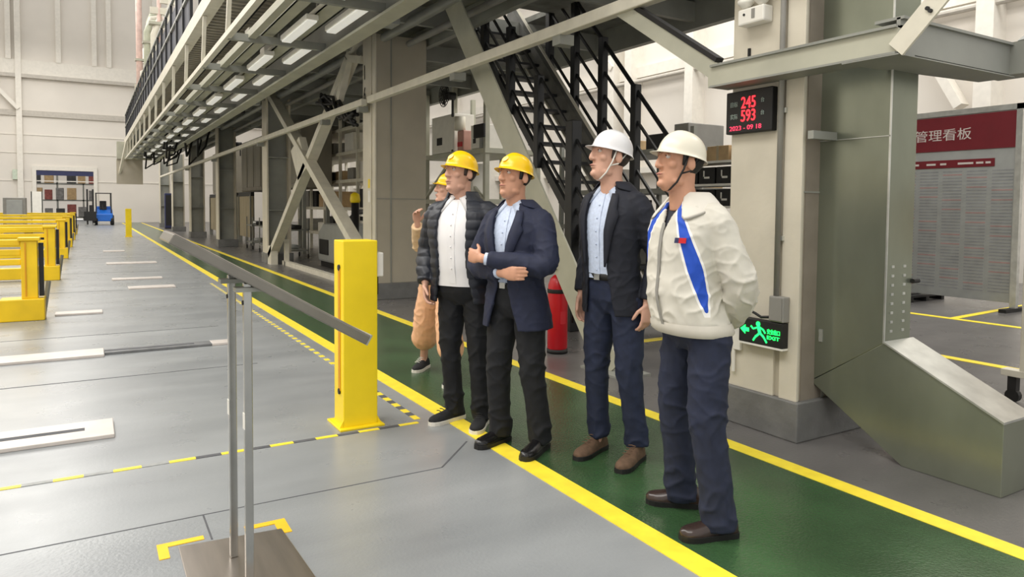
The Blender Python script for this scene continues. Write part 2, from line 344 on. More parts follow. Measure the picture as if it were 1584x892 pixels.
# digital clock
r = empty('digital_clock', (3.74, 3.2, 2.09), 'black digital display with red numerals on the near column', 'clock')
MB().box((3.70, 3.03, 1.945), (3.752, 3.405, 2.222)).build('case', M_rub, r, bevel=0.006)
text_obj('numerals', '245', 0.1, (3.698, 3.275, 2.105), (0, -1, 0), (0, 0, 1), M_ledr, r, width=0.115, height=0.075)
text_obj('numerals', '593', 0.1, (3.698, 3.275, 2.02), (0, -1, 0), (0, 0, 1), M_ledr, r, width=0.115, height=0.075)
M_pink = mat('led_pink', (220, 60, 90), 0.5, var=0, emit=1.2)
text_obj('date_row', '2023 - 09 18', 0.05, (3.698, 3.37, 1.965), (0, -1, 0), (0, 0, 1), M_pink, r, width=0.26, height=0.03)
M_dim = mat('dim_print', (150, 165, 158), 0.5, var=0)
text_obj('caption', '目标', 0.05, (3.698, 3.365, 2.12), (0, -1, 0), (0, 0, 1), M_dim, r, width=0.06, height=0.035)
text_obj('caption', '实际', 0.05, (3.698, 3.365, 2.04), (0, -1, 0), (0, 0, 1), M_dim, r, width=0.06, height=0.035)
text_obj('caption', '台', 0.05, (3.698, 3.115, 2.13), (0, -1, 0), (0, 0, 1), M_dim, r, width=0.025, height=0.03)
text_obj('caption', '台', 0.05, (3.698, 3.115, 2.05), (0, -1, 0), (0, 0, 1), M_dim, r, width=0.025, height=0.03)
# emergency lamp unit
r = empty('emergency_light', (3.72, 3.19, 2.63), 'white emergency light box near the top of the near column', 'lamp')
MB().box((3.66, 3.08, 2.635), (3.752, 3.29, 2.74)).build('box_body', M_white, r, bevel=0.012)
MB().tube([(3.655, 3.235, 2.70), (3.66, 3.235, 2.70)], 0.008, 10).build('button', M_rub, r); MB().box((3.656, 3.15, 2.665), (3.66, 3.175, 2.725)).build('label_plate', M_grey, r)
for y in (3.12, 3.25): MB().lathe([(0.02, 0), (0.05, 0.03), (0.052, 0.05), (0.0, 0.052)], 16, (3.69, y, 2.745)).build('lamp_head', M_white, r, smooth=True)
tag(MB().box((3.738, 3.252, 2.42), (3.752, 3.268, 2.50)).build('latch', M_rub), 'small dark latch on the column below the emergency light', 'latch')
# ---------------------------------------------------------------- galvanised duct with sloping outlet
r = empty('metal_duct', (4.15, 2.4, 0), 'galvanised rectangular duct down the near column with a sloping outlet at the floor', 'duct')
MB().prism([(2.455, 0.66), (2.94, 0.335), (2.94, 5.2), (2.455, 5.2)], 0, 4.03, 4.3).build('shaft', M_galv, r, bevel=0.004)
MB().prism([(2.94, 0.33), (2.45, 0.665), (1.80, 0.355), (1.80, 0.0), (2.325, 0.0)], 0, 4.03, 4.32).build('outlet', M_galv, r, bevel=0.004)
MB().prism([(2.452, 0.662), (2.452, 0.672), (1.795, 0.362), (1.795, 0.35)], 0, 4.02, 4.33).build('outlet_top', M_galvl, r)
MB().box((4.022, 2.45, 1.88), (4.03, 2.94, 1.885)).box((4.022, 2.448, 0.66), (4.03, 2.458, 5.2)).box((4.022, 2.935, 0.34), (4.03, 2.942, 5.2)).build('seam', M_galvl, r)
for i in range(8):
    for x in (4.08, 4.2): MB().box((x, 2.449, 0.72+i*0.055), (x+0.025, 2.456, 0.735+i*0.055)).build('rivet', M_galvl, r)
MB().box((3.80, 2.8, 1.88), (4.03, 2.84, 1.93)).build('bracket', M_steeld, r)
MB().tube([(4.28, 2.44, 1.02), (4.34, 2.44, 1.02)], 0.015, 10).build('bolt', M_rub, r)
MB().box((4.022, 2.86, 0.60), (4.03, 2.885, 0.68)).build('latch', M_steeld, r)
for o in [c for c in r.children]:
    for v in o.data.vertices:
        v.co = Vector((v.co.x*.975, v.co.y*.975, 0 if v.co.z < .003 else EYE-(EYE-v.co.z)*.975))
# ---------------------------------------------------------------- steel beam frame around the near column
r = empty('beam_frame', (3.6, 2.9, 2.25), 'pale steel beam frame wrapped round the near column above the digital clock', 'beam')
MB().box((3.58, 2.16, 2.255), (3.6, 3.46, 2.395)).build('web', M_steel, r)
MB().box((3.56, 2.16, 2.385), (3.74, 3.43, 2.4)).box((3.56, 2.16, 2.25), (3.74, 3.43, 2.262)).build('flange', M_steeld, r)
MB().box((3.6, 2.16, 2.262), (4.75, 2.18, 2.44)).build('cross_web', M_steeld, r)
MB().prism([(3.56, 2.14), (4.75, 2.14), (4.75, 2.34), (3.56, 2.46)], 2, 2.243, 2.249).box((3.6, 2.14, 2.43), (4.75, 2.3, 2.445)).build('cross_flange', M_steeld, r)
MB().bar((3.57, 2.16, 2.27), (3.57, 1.86, 2.58), 0.016, 0.1, (0, 1, 0)).build('gusset', M_pale, r)
for y, z in ((1.985, 2.425), (2.0, 2.44)): MB().tube([(3.55, y, z), (3.565, y, z)], 0.01, 10).build('bolt', M_rub, r)
MB().bar((3.62, 3.42, 2.36), (3.62, 4.45, 3.02), 0.05, 0.11, (0, 0, 1)).build('kicker_brace', M_steel, r)
MB().bar((3.62, 3.40, 2.435), (3.62, 4.43, 3.10), 0.07, 0.03, (0, 0, 1)).build('kicker_edge', M_rub, r)
MB().box((4.73, 2.05, 2.26), (4.9, 2.3, 2.45)).build('end_plate', M_steeld, r)
MB().bar((4.78, 2.1, 2.42), (5.4, 1.9, 2.9), 0.06, 0.1).build('far_brace', M_steeld, r)
# ================================================================ gantry with walkway
g_ = empty('steel_gantry', (3, 21, 4.3), 'long steel gantry walkway overhead, carried by the row of columns', 'gantry')
Y0, Y1 = 4.2, 38.0
b = MB()
b.box((1.5, Y0, 4.28), (4.8, Y1, 4.36)).box((5.85, Y0, 4.28), (7.3, 26, 4.36)).box((4.8, Y0, 4.28), (5.85, 8.8, 4.36)).box((4.8, 9.95, 4.28), (5.85, 26, 4.36))
b.build('deck', M_grate, g_)
MB().box((3.2, 6.5, 7.0), (8, 18, 7.15)).build('sky_blocker', M_grate, g_)  # added slab that blocks the bright sky through the stair hatch
MB().box((1.46, Y0, 4.2), (1.50, Y1, 4.42)).build('fascia', M_pale, g_)
MB().box((1.50, Y0, 4.20), (1.62, Y1, 4.215)).build('fascia_flange', M_pale, g_)
MB().bar((1.5, Y0, 3.52), (1.5, Y1, 3.52), 0.07, 0.07).build('lower_chord', M_pale, g_)
for x, z, w, h, mm in ((1.78, 3.56, 0.09, 0.09, M_steel), (2.72, 3.62, 0.03, 0.42, M_steeld), (2.72, 3.42, 0.2, 0.03, M_steel), (3.35, 4.02, 0.06, 0.3, M_steeld), (3.35, 3.88, 0.16, 0.02, M_steel), (7.2, 4.1, 0.12, 0.4, M_steeld), (4.7, 4.12, 0.1, 0.3, M_steeld)):
    MB().bar((x, Y0, z), (x, Y1 if x < 5 else 26, z), w, h).build('long_beam', mm, g_)
# cross beams, hangers, rail posts : one mesh each, repeated
ny = 0; y = 5.0; hy = []
while y < Y1-0.2: hy.append(y); y += 2.2
hang0 = cross0 = None
for y in hy:
    h = MB().bar((1.5, y, 3.55), (1.5, y-0.25, 4.2), 0.05, 0.05, (1, 0, 0)).build('hanger', M_pale, g_)
    c = MB().bar((1.5, y, 3.52), (2.72, y, 3.52), 0.07, 0.09).build('cross_bar', M_steeld, g_)
    d = MB().bar((2.6, y, 4.12), (7.2 if y < 26 else 4.6, y, 4.12), 0.08, 0.26).build('cross_beam', M_steeld, g_)
y = 4.3
while y < Y1:
    MB().bar((1.52, y, 4.42), (1.52, y, 5.55), 0.05, 0.05).build('rail_post', M_black, g_); y += 1.1
for z in (5.55, 5.0): MB().bar((1.52, Y0, z), (1.52, Y1, z), 0.05, 0.05).build('hand_rail', M_steeld, g_)
M_mesh = mat('mesh_panel', (72, 74, 84), 0.6, var=0.35, scale=3, stretch=(1, 6, 1))
MB().box((1.53, 13.5, 4.45), (1.545, Y1, 5.35)).build('infill_panel', M_mesh, g_)
for x, z, w in ((2.0, 3.60, 0.16), (2.33, 3.60, 0.2)):
    t = MB().box((x-w/2, Y0, z), (x+w/2, Y1, z+0.012)).box((x-w/2, Y0, z), (x-w/2+0.012, Y1, z+0.07)).box((x+w/2-0.012, Y0, z), (x+w/2, Y1, z+0.07))
    t.build('cable_tray', M_steel, g_)
for x, z, w, mm in ((2.88, 3.80, .05, M_pale), (3.0, 3.92, .035, M_grey), (3.12, 3.78, .06, M_steeld), (2.6, 3.95, .05, M_grey), (1.9, 4.0, .04, M_rub), (3.9, 4.0, .07, M_steeld), (4.3, 3.95, .05, M_grey)):
    MB().tube([(x, Y0, z), (x, Y1 if x < 4.5 else 26, z)], w, 8).build('service_pipe', mm, g_, smooth=True)
rq = random.Random(11)
for i in range(34):
    y = 5.6+i*0.92+rq.uniform(-.2, .2); x = rq.choice((2.0, 2.35, 2.9, 3.2)); h = rq.uniform(.1, .22)
    MB().box((x-.1, y-.14, 3.66), (x+.1, y+.14, 3.66+h)).build('junction_box', rq.choice((M_rub, M_paper, M_white, M_steeld)), g_)
# corrugation of the walkway soffit (one ribbed sheet)
b = MB(); y = Y0
while y < 30: b.box((1.62, y, 4.255), (2.6, y+0.07, 4.28)); y += 0.2
o = b.build('soffit_ribs', M_colface, g_); o['kind'] = 'stuff'
# end screen below the far end
MB().box((1.12, 37.7, 2.35), (2.2, 38.0, 3.5)).build('end_screen', M_colface, g_); MB().box((1.14, 37.6, 3.5), (2.6, 38.0, 4.3)).build('end_frame', M_steel, g_)
MB().bar((1.5, 36.2, 4.3), (1.2, 38, 2.6), 0.08, 0.12).build('end_brace', M_pale, g_)
# batten lamps under the walkway
lampn = 0
def batten(x, y, z, label):
    r = empty('batten_lamp', (x, y, z), label, 'lamp', 'batten lamps under the gantry walkway')
    MB().box((x-0.07, y-0.62, z), (x+0.07, y+0.62, z+0.06)).build('lamp_body', M_white, r, bevel=0.006)
    MB().box((x-0.055, y-0.6, z-0.02), (x+0.055, y+0.6, z)).build('diffuser', M_lamp, r)
lab = 'slim white batten lamp hung under the gantry walkway'
for i, y in enumerate([6.1+2.2*k for k in range(14)]):
    batten(2.16, y+0.3, 3.50, lab); batten(2.52, y-0.4, 3.52, lab)
# pipes standing on the walkway, far end
M_orange = mat('pale_orange_pipe', (228, 198, 188), 0.5, var=0.1); M_mint = mat('pale_green_pipe', (186, 190, 168), 0.5, var=0.1)
for i, (x, y, z, mm, nm) in enumerate(((1.75, 31, 9.6, M_orange, 'pale red'), (1.8, 27.5, 7.7, M_mint, 'pale green'), (1.95, 29, 8.2, M_pale, 'cream'), (1.8, 24.5, 7.0, M_pale, 'cream'), (2.0, 26.5, 7.6, M_orange, 'pale red'), (2.3, 34.0, 9.5, M_mint, 'pale green'))):
    r = empty('pipe_riser', (x, y, 4.36), '%s pipe riser standing on the gantry walkway, %s' % (nm, ('tallest at far left', 'beside the tall red riser', 'between the red and green risers', 'nearest to the camera', 'just behind the nearest cream riser', 'farthest of the risers')[i]), 'pipe', 'pipe risers on the gantry')
    MB().tube([(x, y, 4.36), (x, y, z-0.4), (x+0.1, y, z-0.1), (x+0.5, y, z)], 0.11, 10).build('pipe', mm, r, smooth=True)
    for q in (5.8, 6.9): MB().box((x-0.15, y-0.15, q), (x+0.35, y+0.15, q+0.08)).build('bracket', M_steel, r)
rq = random.Random(5)
for i in range(12):
    x, y = rq.uniform(1.7, 2.4), 21.5+i*1.1; z = rq.uniform(6.4, 8.6); mm = rq.choice((M_pale, M_trim, M_mint, M_orange))
    r = empty('pipe_riser', (x, y, 4.36), 'thin pale riser in the cluster of pipes on the gantry walkway', 'pipe', 'thin risers on the gantry')
    MB().tube([(x, y, 4.36), (x, y, z), (x+.3, y, z+.15)], .06, 8).build('pipe', mm, r, smooth=True); MB().box((x-.25, y-.05, z-1.0), (x+.3, y+.05, z-.8)).build('bracket', M_pale, r)
# ---------------------------------------------------------------- long overhead pipe
r = empty('overhead_rail', (3.6, 20, 3.0), 'long pale rail running the length of the column row above the men', 'rail')
MB().bar((3.6, 2.6, 3.01), (3.6, 10.2, 3.01), 0.09, 0.1).build('rail', M_pale, r, bevel=0.01); MB().bar((3.6, 10.45, 3.01), (3.6, 46, 3.01), 0.09, 0.1).build('rail', M_pale, r, bevel=0.01)
for y in (5.2, 7.3, 10.6, 12.6, 18.2, 25.8, 33.4): MB().box((3.57, y, 2.88), (3.72, y+0.12, 2.97)).build('clamp', M_steeld, r)
# ---------------------------------------------------------------- braces
r = empty('diagonal_brace', (3.95, 5, 0.2), 'wide pale diagonal brace leaning up behind the folded-arms man', 'brace')
MB().bar((3.92, 4.87, 0.0), (3.92, 8.28, 4.22), 0.33, 0.02, (1, 0, 0)).build('flange', M_steel, r)
b = MB().bar((3.99, 4.87, 0.0), (3.99, 8.28, 4.22), 0.012, 0.12, (1, 0, 0)); b.build('web', M_steeld, r); MB().box((3.8, 4.6, 0), (4.15, 5.15, 0.02)).build('base_plate', M_steeld, r)
r = empty('cross_brace', (3.85, 14.8, 0.2), 'pale crossed steel braces between the two beige columns', 'brace')
MB().bar((3.84, 17.95, 0.2), (3.84, 11.2, 4.25), 0.14, 0.2, (1, 0, 0)).build('diagonal', M_pale, r)
MB().bar((3.80, 17.95, 4.2), (3.80, 11.1, 0.65), 0.14, 0.2, (1, 0, 0)).build('diagonal', M_pale, r)
MB().prism([(14.3, 2.2), (14.9, 2.85), (15.6, 2.6), (15.0, 1.95)], 0, 3.74, 3.88).build('gusset', M_pale, r)
MB().box((3.74, 17.6, 0.0), (3.9, 17.98, 0.45)).build('gusset', M_pale, r)
r = empty('cable_bracket', (3.8, 11.3, 3.5), 'pale bracket arm with black cable bundle beside the column marked 1 6', 'bracket')
MB().bar((3.78, 11.0, 3.75), (3.78, 11.7, 3.9), 0.1, 0.12).build('arm', M_pale, r); MB().bar((3.78, 11.75, 3.9), (3.78, 12.25, 3.3), 0.1, 0.16).build('arm', M_pale, r)
b = MB()
for k in range(9):
    pts = [(3.72+random.uniform(-.06, .06), 13.2-0.32*j+random.uniform(-.12, .12), 3.42-0.09*j+random.uniform(-.16, .12)) for j in range(7)]
    b.tube(pts, 0.03, 6)
o = b.build('cable_bundle', M_rub, r, smooth=True); o['kind'] = 'stuff'
# ---------------------------------------------------------------- stairs
st = empty('steel_stairs', (5.3, 5.6, 0), 'black open-tread steel stairs with railings rising behind the men', 'stairs')
def sz(y): return 3.2+1.06*(y-8.6)
MB().bar((4.88, 5.6, sz(5.6)+.02), (4.88, 9.75, sz(9.75)), 0.10, 0.05, (1, 0, 0)).build('stringer', M_black, st)
MB().bar((5.72, 5.6, sz(5.6)+.02), (5.72, 9.75, sz(9.75)), 0.34, 0.10, (1, 0, 0)).build('stringer', mat('stair_grey', (96, 96, 92), .5, var=.15, scale=6), st)
MB().bar((5.66, 5.6, sz(5.6)-.23), (5.66, 9.75, sz(9.75)-.23), 0.05, 0.012, (0, -.7, .7)).bar((5.66, 5.5, sz(5.6)+.30), (5.66, 9.65, sz(9.75)+.30), 0.05, 0.012, (0, -.7, .7)).build('stringer_edge', M_pale, st)
k = 0; y = 5.85
while y < 9.7:
    MB().box((4.9, y-0.13, sz(y)-0.035), (5.66, y+0.11, sz(y))).build('tread', M_black, st); y += 0.235
for y in (6.0, 6.75, 7.5, 8.2, 8.92): MB().bar((4.84, y, sz(y)-0.1), (4.84, y, sz(y)+1.05), 0.1, 0.1).build('rail_post', M_black, st, bevel=0.01)
for y in (5.95, 6.86, 7.53, 8.16, 8.8): MB().bar((5.86, y, sz(y)-0.2), (5.86, y, sz(y)+1.62), 0.10, 0.10).build('rail_post', M_black, st, bevel=0.01)
for dz in (0.25, 0.5, 0.75, 1.05):
    MB().bar((4.84, 5.9, sz(5.9)+dz), (4.84, 9.6, sz(9.6)+dz), 0.028, 0.028, (1, 0, 0)).build('rail_bar', M_black, st)
for dz in (0.3, 0.6, 0.9, 1.2): MB().bar((5.86, 5.9, sz(5.9)+dz), (5.86, 8.9, sz(8.9)+dz), 0.03, 0.03, (1, 0, 0)).build('rail_bar', M_black, st)
MB().tube([(5.86, 6.2, sz(6.1)+0.95), (5.86, 6.1, sz(6.1)+1.55), (5.86, 8.9, sz(8.9)+1.60)], 0.028, 8).build('hand_rail', M_black, st)
MB().bar((4.84, 6.75, 0.0), (4.84, 6.75, 2.45), 0.14, 0.14).build('newel_post', M_black, st, bevel=0.01)
# ================================================================ yellow guard post
def guard_post(x, y, label, detail=True):
    r = empty('guard_post', (x, y, 0), label, 'post', 'yellow guard posts')
    b = MB(); b.prism([(x-0.115, y), (x+0.115, y), (x+0.115, y+0.2), (x-0.115, y+0.2)], 2, 0.01, 1.222); b.build('post_body', M_yel, r, bevel=0.006)
    MB().prism([(x-0.15, y-0.045), (x+0.15, y-0.045), (x+0.14, y+0.25), (x-0.15, y+0.25)], 2, 0, 0.014).build('base_plate', M_yel, r, bevel=0.003)
    b = MB(); b.prism([(x-0.14, 0.014), (x-0.115, 0.06), (x-0.115, 0.014)], 1, y, y+0.012).prism([(x+0.14, 0.014), (x+0.115, 0.06), (x+0.115, 0.014)], 1, y, y+0.012).build('base_rib', M_yel, r)
    if detail:
        MB().box((x-0.12, y+0.06, 0.24), (x-0.114, y+0.10, 1.04)).build('sensor_slot', mat('slot_orange', (214, 150, 10), 0.5), r)
        for z in (0.235, 1.045): MB().tube([(x-0.124, y+0.08, z), (x-0.112, y+0.08, z)], 0.02, 10).build('screw', M_rub, r)
        MB().box((x+0.118, y+0.02, 0.98), (x+0.165, y+0.09, 1.14)).build('sensor_box', M_white, r, bevel=0.008); MB().tube([(x+0.13, y+0.06, 0.86), (x+0.13, y+0.06, 0.98)], 0.012, 8).build('sensor_cable', M_rub, r)
    return r
r = empty('dark_cabinet', (3.95, 45.5, 0), 'dark narrow cabinet standing among the far white columns', 'cabinet')
MB().box((3.75, 45.3, .06), (4.2, 45.8, 2.05)).build('cabinet_body', M_navy, r, bevel=.02); MB().box((3.75, 45.3, 0), (4.2, 45.8, .06)).build('plinth', M_rub, r); MB().box((3.79, 45.28, .2), (4.16, 45.3, 1.95)).build('door', M_rub, r)
r = empty('dark_pallet', (11.6, 6.9, 0), 'dark pallet lying under the left end of the red headed board', 'pallet')
for q in range(5): MB().box((11.0, 6.3+q*.2, .07), (12.0, 6.44+q*.2, .1)).build('slat', M_rub, r)
for q in (11.02, 11.46, 11.9): MB().box((q, 6.3, 0), (q+.08, 7.24, .07)).build('runner', M_rub, r)
guard_post(1.505, 4.44, 'tall yellow guard post with base plate beside the green walkway, nearest the camera')
guard_post(1.455, 34.8, 'small distant yellow guard post at the far start of the walkway', False)
# ================================================================ steel lectern
r = empty('steel_lectern', (0.5, 2.95, 0), 'brushed steel lectern with sloping panel on two slim posts in the foreground', 'lectern')
MB().prism([(0.3, 3.23), (0.715, 3.19), (0.735, 2.66), (0.3, 2.62)], 2, 0, 0.008).build('base_plate', M_brush, r, bevel=0.002)
dx, dz = 0.967-0.246, 0.901-1.328; L_ = math.hypot(dx, dz); nx, nz = -dz/L_, dx/L_
def pp(t, h): return (0.246+dx*t+nx*h, 1.328+dz*t+nz*h)
M_panel = mat('dark_panel', (122, 118, 110), 0.25, metal=0.55, var=0.08)
MB().prism([pp(0, -.019), pp(1, -.019), pp(1, .019), pp(0, .019)], 1, 2.75, 3.15).build('panel', M_panel, r, bevel=0.004)
MB().prism([pp(0.004, .0195), pp(.996, .0195), pp(.996, .022), pp(.004, .022)], 1, 2.755, 3.145).build('panel_face', M_brush, r)
MB().prism([pp(.996, -.02), pp(1.004, -.02), pp(1.004, .026), pp(.996, .026)], 1, 2.75, 3.15).build('panel_edge', M_steeld, r)
for x, y in ((0.488, 3.03), (0.507, 2.80)):
    t = (x-0.246)/dx
    p = MB().bar((x, y, 0.008), (x, y, 1.328+dz*t-0.018), 0.03, 0.03).build('post', M_tube, r, bevel=0.004)
    MB().box((x-0.045, y-0.035, 1.328+dz*t-0.05), (x+0.045, y+0.035, 1.328+dz*t-0.034)).build('head_bracket', M_steeld, r)
    MB().tube([(x-0.019, y, 1.08), (x-0.014, y, 1.08)], 0.009, 10).build('bolt', M_rub, r)
    MB().box((x-0.018, y-0.017, 0.60), (x-0.0145, y+0.012, 0.66)).build('sticker', M_white, r)
# ================================================================ yellow barriers at left
prev = None
lb = ['nearest yellow steel barrier at the left edge of the floor', 'second yellow barrier from the camera, behind the nearest one', 'third yellow barrier from the camera along the left side',
      'fourth yellow barrier along the left side', 'fifth yellow barrier, near the grey cabinet', 'farthest yellow barrier before the forklift']
for i, y in enumerate((10.6, 15.9, 22.0, 27.5, 33.0, 38.5)):
    r = empty('safety_barrier', (-0.6, y, 0), lb[i], 'barrier', 'yellow barriers along the left side')
    M_y = M_yeld
    MB().box((-0.95, y-0.16, 0.0), (-0.49, y+0.16, 0.27)).build('base_block', M_y, r, bevel=0.012)
    MB().box((-4.2, y-0.1, 0.03), (-0.95, y+0.1, 0.24)).build('base_rail', M_y, r, bevel=0.012)
    b = MB().box((-0.73, y-0.09, 0.27), (-0.56, y+0.09, 0.98)).box((-0.76, y-0.11, 0.98), (-0.53, y+0.11, 1.02)); b.build('post', M_y, r, bevel=0.006)
    MB().box((-0.69, y-0.1, 0.30), (-0.675, y-0.088, 0.96)).build('post_seam', mat('slot_orange', (214, 150, 10), 0.5), r)
    for z in (0.92, 0.80, 0.68): MB().box((-4.2, y-0.045, z), (-0.73, y+0.045, z+0.075)).build('rail', M_y, r, bevel=0.01)
    MB().box((-0.55, y-0.05, 0.29), (-0.50, y+0.05, 0.95)).build('rubber_strip', M_rub, r)
    MB().bar((-0.52, y+0.1, 0.0), (-0.46, y+0.2, 0.45), 0.04, 0.04).build('strut', M_steeld, r)
# ================================================================ far left : cabinet, columns, boxes
r = empty('control_cabinet', (-2.7, 36.5, 0), 'grey control cabinet standing at far left behind the yellow barriers', 'cabinet')
MB().box((-3.1, 36.4, 0.05), (-2.3, 37.0, 1.65)).build('cabinet_body', M_grey, r, bevel=0.02); MB().box((-2.98, 36.37, 0.15), (-2.42, 36.4, 1.55)).build('door', M_paper, r, bevel=0.008)
MB().box((-2.5, 36.35, 0.8), (-2.46, 36.37, 0.95)).build('handle', M_rub, r); MB().box((-3.1, 36.4, 0), (-2.3, 37.0, 0.05)).build('plinth', M_rub, r)
r = empty('wall_column', (-3.9, 34, 0), 'pale steel column cut by the left edge of the view', 'column')
MB().box((-4.2, 34, 0.02), (-3.3, 34.5, 5.6)).build('shaft', M_trim, r, bevel=0.01); MB().box((-3.32, 33.98, 0.02), (-3.26, 34.5, 5.6)).build('edge_flange', M_colface, r); MB().box((-4.25, 33.95, 0), (-3.2, 34.55, 0.02)).build('base_plate', M_steeld, r)
tag(MB().box((-3.35, 55.8, 6.0), (-2.7, 56, 6.7)).build('notice_board', mat('pale_green_sign', (196, 208, 190), .6)), 'small pale green notice high at far left', 'sign')
bpy.data.objects['notice_board'].location = (-1.3, 5.93, -2.9)
r = empty('white_panel', (-2.65, 50, 0), 'white upright panel beside the far door opening', 'panel')
MB().box((-2.9, 50, 0.3), (-2.35, 50.06, 2.1)).build('sheet', M_white, r); MB().box((-2.92, 50, 0), (-2.86, 50.06, 2.1)).build('post', M_steeld, r); MB().box((-2.39, 50, 0), (-2.33, 50.06, 2.1)).build('post', M_steeld, r)
r = empty('floor_motor', (-1.45, 27, 0), 'small white and black machine between the yellow barriers', 'machine')
MB().box((-1.75, 29.7, 0.0), (-1.2, 30.3, 0.35)).build('base', M_rub, r, bevel=0.03); MB().tube([(-1.7, 30, 0.5), (-1.1, 30, 0.5)], 0.17, 16).build('motor', M_white, r, smooth=True); MB().tube([(-1.95, 30, 0.45), (-1.72, 30, 0.45)], 0.2, 16).build('drum', M_rub, r, smooth=True)
# room beyond the far door
struct(MB().box((-9, 76, 0), (8, 76.2, 8)).build('wall_back', M_wall)); 
rk = empty('pallet_rack', (-1.5, 72, 0), 'tall rack of dark red and grey goods seen through the far door', 'rack')
for x in (-4.2, -2.3, -0.4, 1.5): MB().box((x-.06, 71.5, 0), (x+.06, 72.5, 4.6)).build('upright', M_steeld, rk)
for z in (0.15, 1.6, 3.0): MB().box((-4.2, 71.5, z), (1.5, 72.5, z+0.12)).build('shelf', M_steeld, rk)
gcol = [mat('goods_red', (150, 84, 76), .7, var=.2), mat('goods_grey', (128, 126, 124), .7, var=.2), mat('goods_dark', (66, 66, 68), .7, var=.2), M_card]
gn = ['dark red', 'grey', 'dark', 'cardboard']
for zi, z in enumerate((0.27, 1.72, 3.12)):
    for xi in range(7):
        x = -4.0+xi*0.8; k = (xi*5+zi*3+xi//3) % 4; h = random.uniform(.6, 1.1)
        if xi*zi == 4: continue
        o = MB().box((x, 71.4, z), (x+random.uniform(.5, .68), 72.3, z+h)).build('goods_crate', gcol[k], bevel=0.02)
        tag(o, '%s crate in the far rack, %s shelf, %s from the left' % (gn[k], ('bottom', 'middle', 'top')[zi], ('first', 'second', 'third', 'fourth', 'fifth', 'sixth', 'seventh')[xi]), 'crate', 'crates in the far rack')
# ---------------------------------------------------------------- forklift
fk = empty('forklift', (0.8, 54, 0), 'blue forklift truck at the far end of the aisle by the open door', 'forklift')
MB().prism([(54.0, 0.25), (54.0, 0.75), (54.6, 1.0), (55.6, 1.1), (55.9, 0.9), (55.9, 0.25)], 0, 0.35, 1.35).build('truck_body', M_blue, fk, bevel=0.06)
MB().prism([(55.2, 0.35), (55.2, 1.25), (55.75, 1.2), (55.95, 0.9), (55.95, 0.35)], 0, 0.4, 1.3).build('counterweight', M_blue, fk, bevel=0.08)
for x in (0.28, 1.22):
    for y, rr in ((54.3, 0.33), (55.5, 0.27)): MB().tube([(x, y, rr), (x+0.2, y, rr)], rr, 18).build('wheel', M_rub, fk, bevel=0.03)
for x in (0.4, 1.26):
    MB().bar((x, 54.1, 0.8), (x, 54.3, 2.1), 0.07, 0.07).build('guard_post', M_rub, fk); MB().bar((x, 55.6, 1.0), (x, 55.4, 2.1), 0.07, 0.07).build('guard_post', M_rub, fk)
b = MB().box((0.36, 54.25, 2.08), (1.30, 55.5, 2.13)); b.build('overhead_guard', M_rub, fk)
for x in (-0.1, 0.22): MB().box((x-0.05, 53.7, 0.05), (x+0.05, 53.85, 2.35)).build('mast', M_rub, fk)
MB().box((-0.3, 53.6, 0.3), (0.4, 53.68, 0.9)).build('fork_carriage', M_rub, fk)
for x in (-0.2, 0.25): MB().box((x-0.06, 52.6, 0.1), (x+0.06, 53.7, 0.15)).build('fork', M_steeld, fk)
MB().box((0.6, 54.6, 1.0), (1.0, 55.0, 1.15)).box((0.6, 54.95, 1.1), (1.0, 55.05, 1.6)).build('seat', M_rub, fk, bevel=0.03)
MB().tube([(0.8, 54.25, 1.0), (0.75, 54.4, 1.35)], 0.03, 8).build('steering_column', M_rub, fk)
# ================================================================ fire extinguisher
r = empty('fire_extinguisher', (3.99, 5.8, 0), 'large red fire extinguisher on the floor behind the folded-arms man', 'extinguisher')
MB().lathe([(0.085, 0.03), (0.1, 0.05), (0.1, 0.62), (0.096, 0.68), (0.075, 0.74), (0.04, 0.775), (0.02, 0.78)], 28, (3.99, 5.8, 0)).build('cylinder', M_red, r, smooth=True)
MB().lathe([(0.103, 0.60), (0.105, 0.605), (0.105, 0.635), (0.103, 0.64)], 28, (3.99, 5.8, 0)).build('strap', M_rub, r, smooth=True)
MB().lathe([(0.025, 0.775), (0.025, 0.82), (0.015, 0.84)], 14, (3.99, 5.8, 0)).build('valve', M_tube, r, smooth=True)
MB().bar((3.94, 5.75, 0.83), (3.88, 5.70, 0.85), 0.025, 0.012).bar((3.99, 5.80, 0.82), (3.93, 5.75, 0.83), 0.025, 0.02).build('handle', M_rub, r)
MB().tube([(4.01, 5.79, 0.80), (4.09, 5.75, 0.78), (4.13, 5.72, 0.6), (4.12, 5.72, 0.3)], 0.012, 8).build('hose', M_rub, r, smooth=True)
MB().lathe([(0.09, 0.0), (0.105, 0.005), (0.105, 0.04), (0.09, 0.045)], 28, (3.99, 5.8, 0)).build('foot_ring', M_rub, r, smooth=True)
MB().box((3.955, 5.70, 0.3), (4.02, 5.704, 0.42)).build('label_plate', M_red, r)
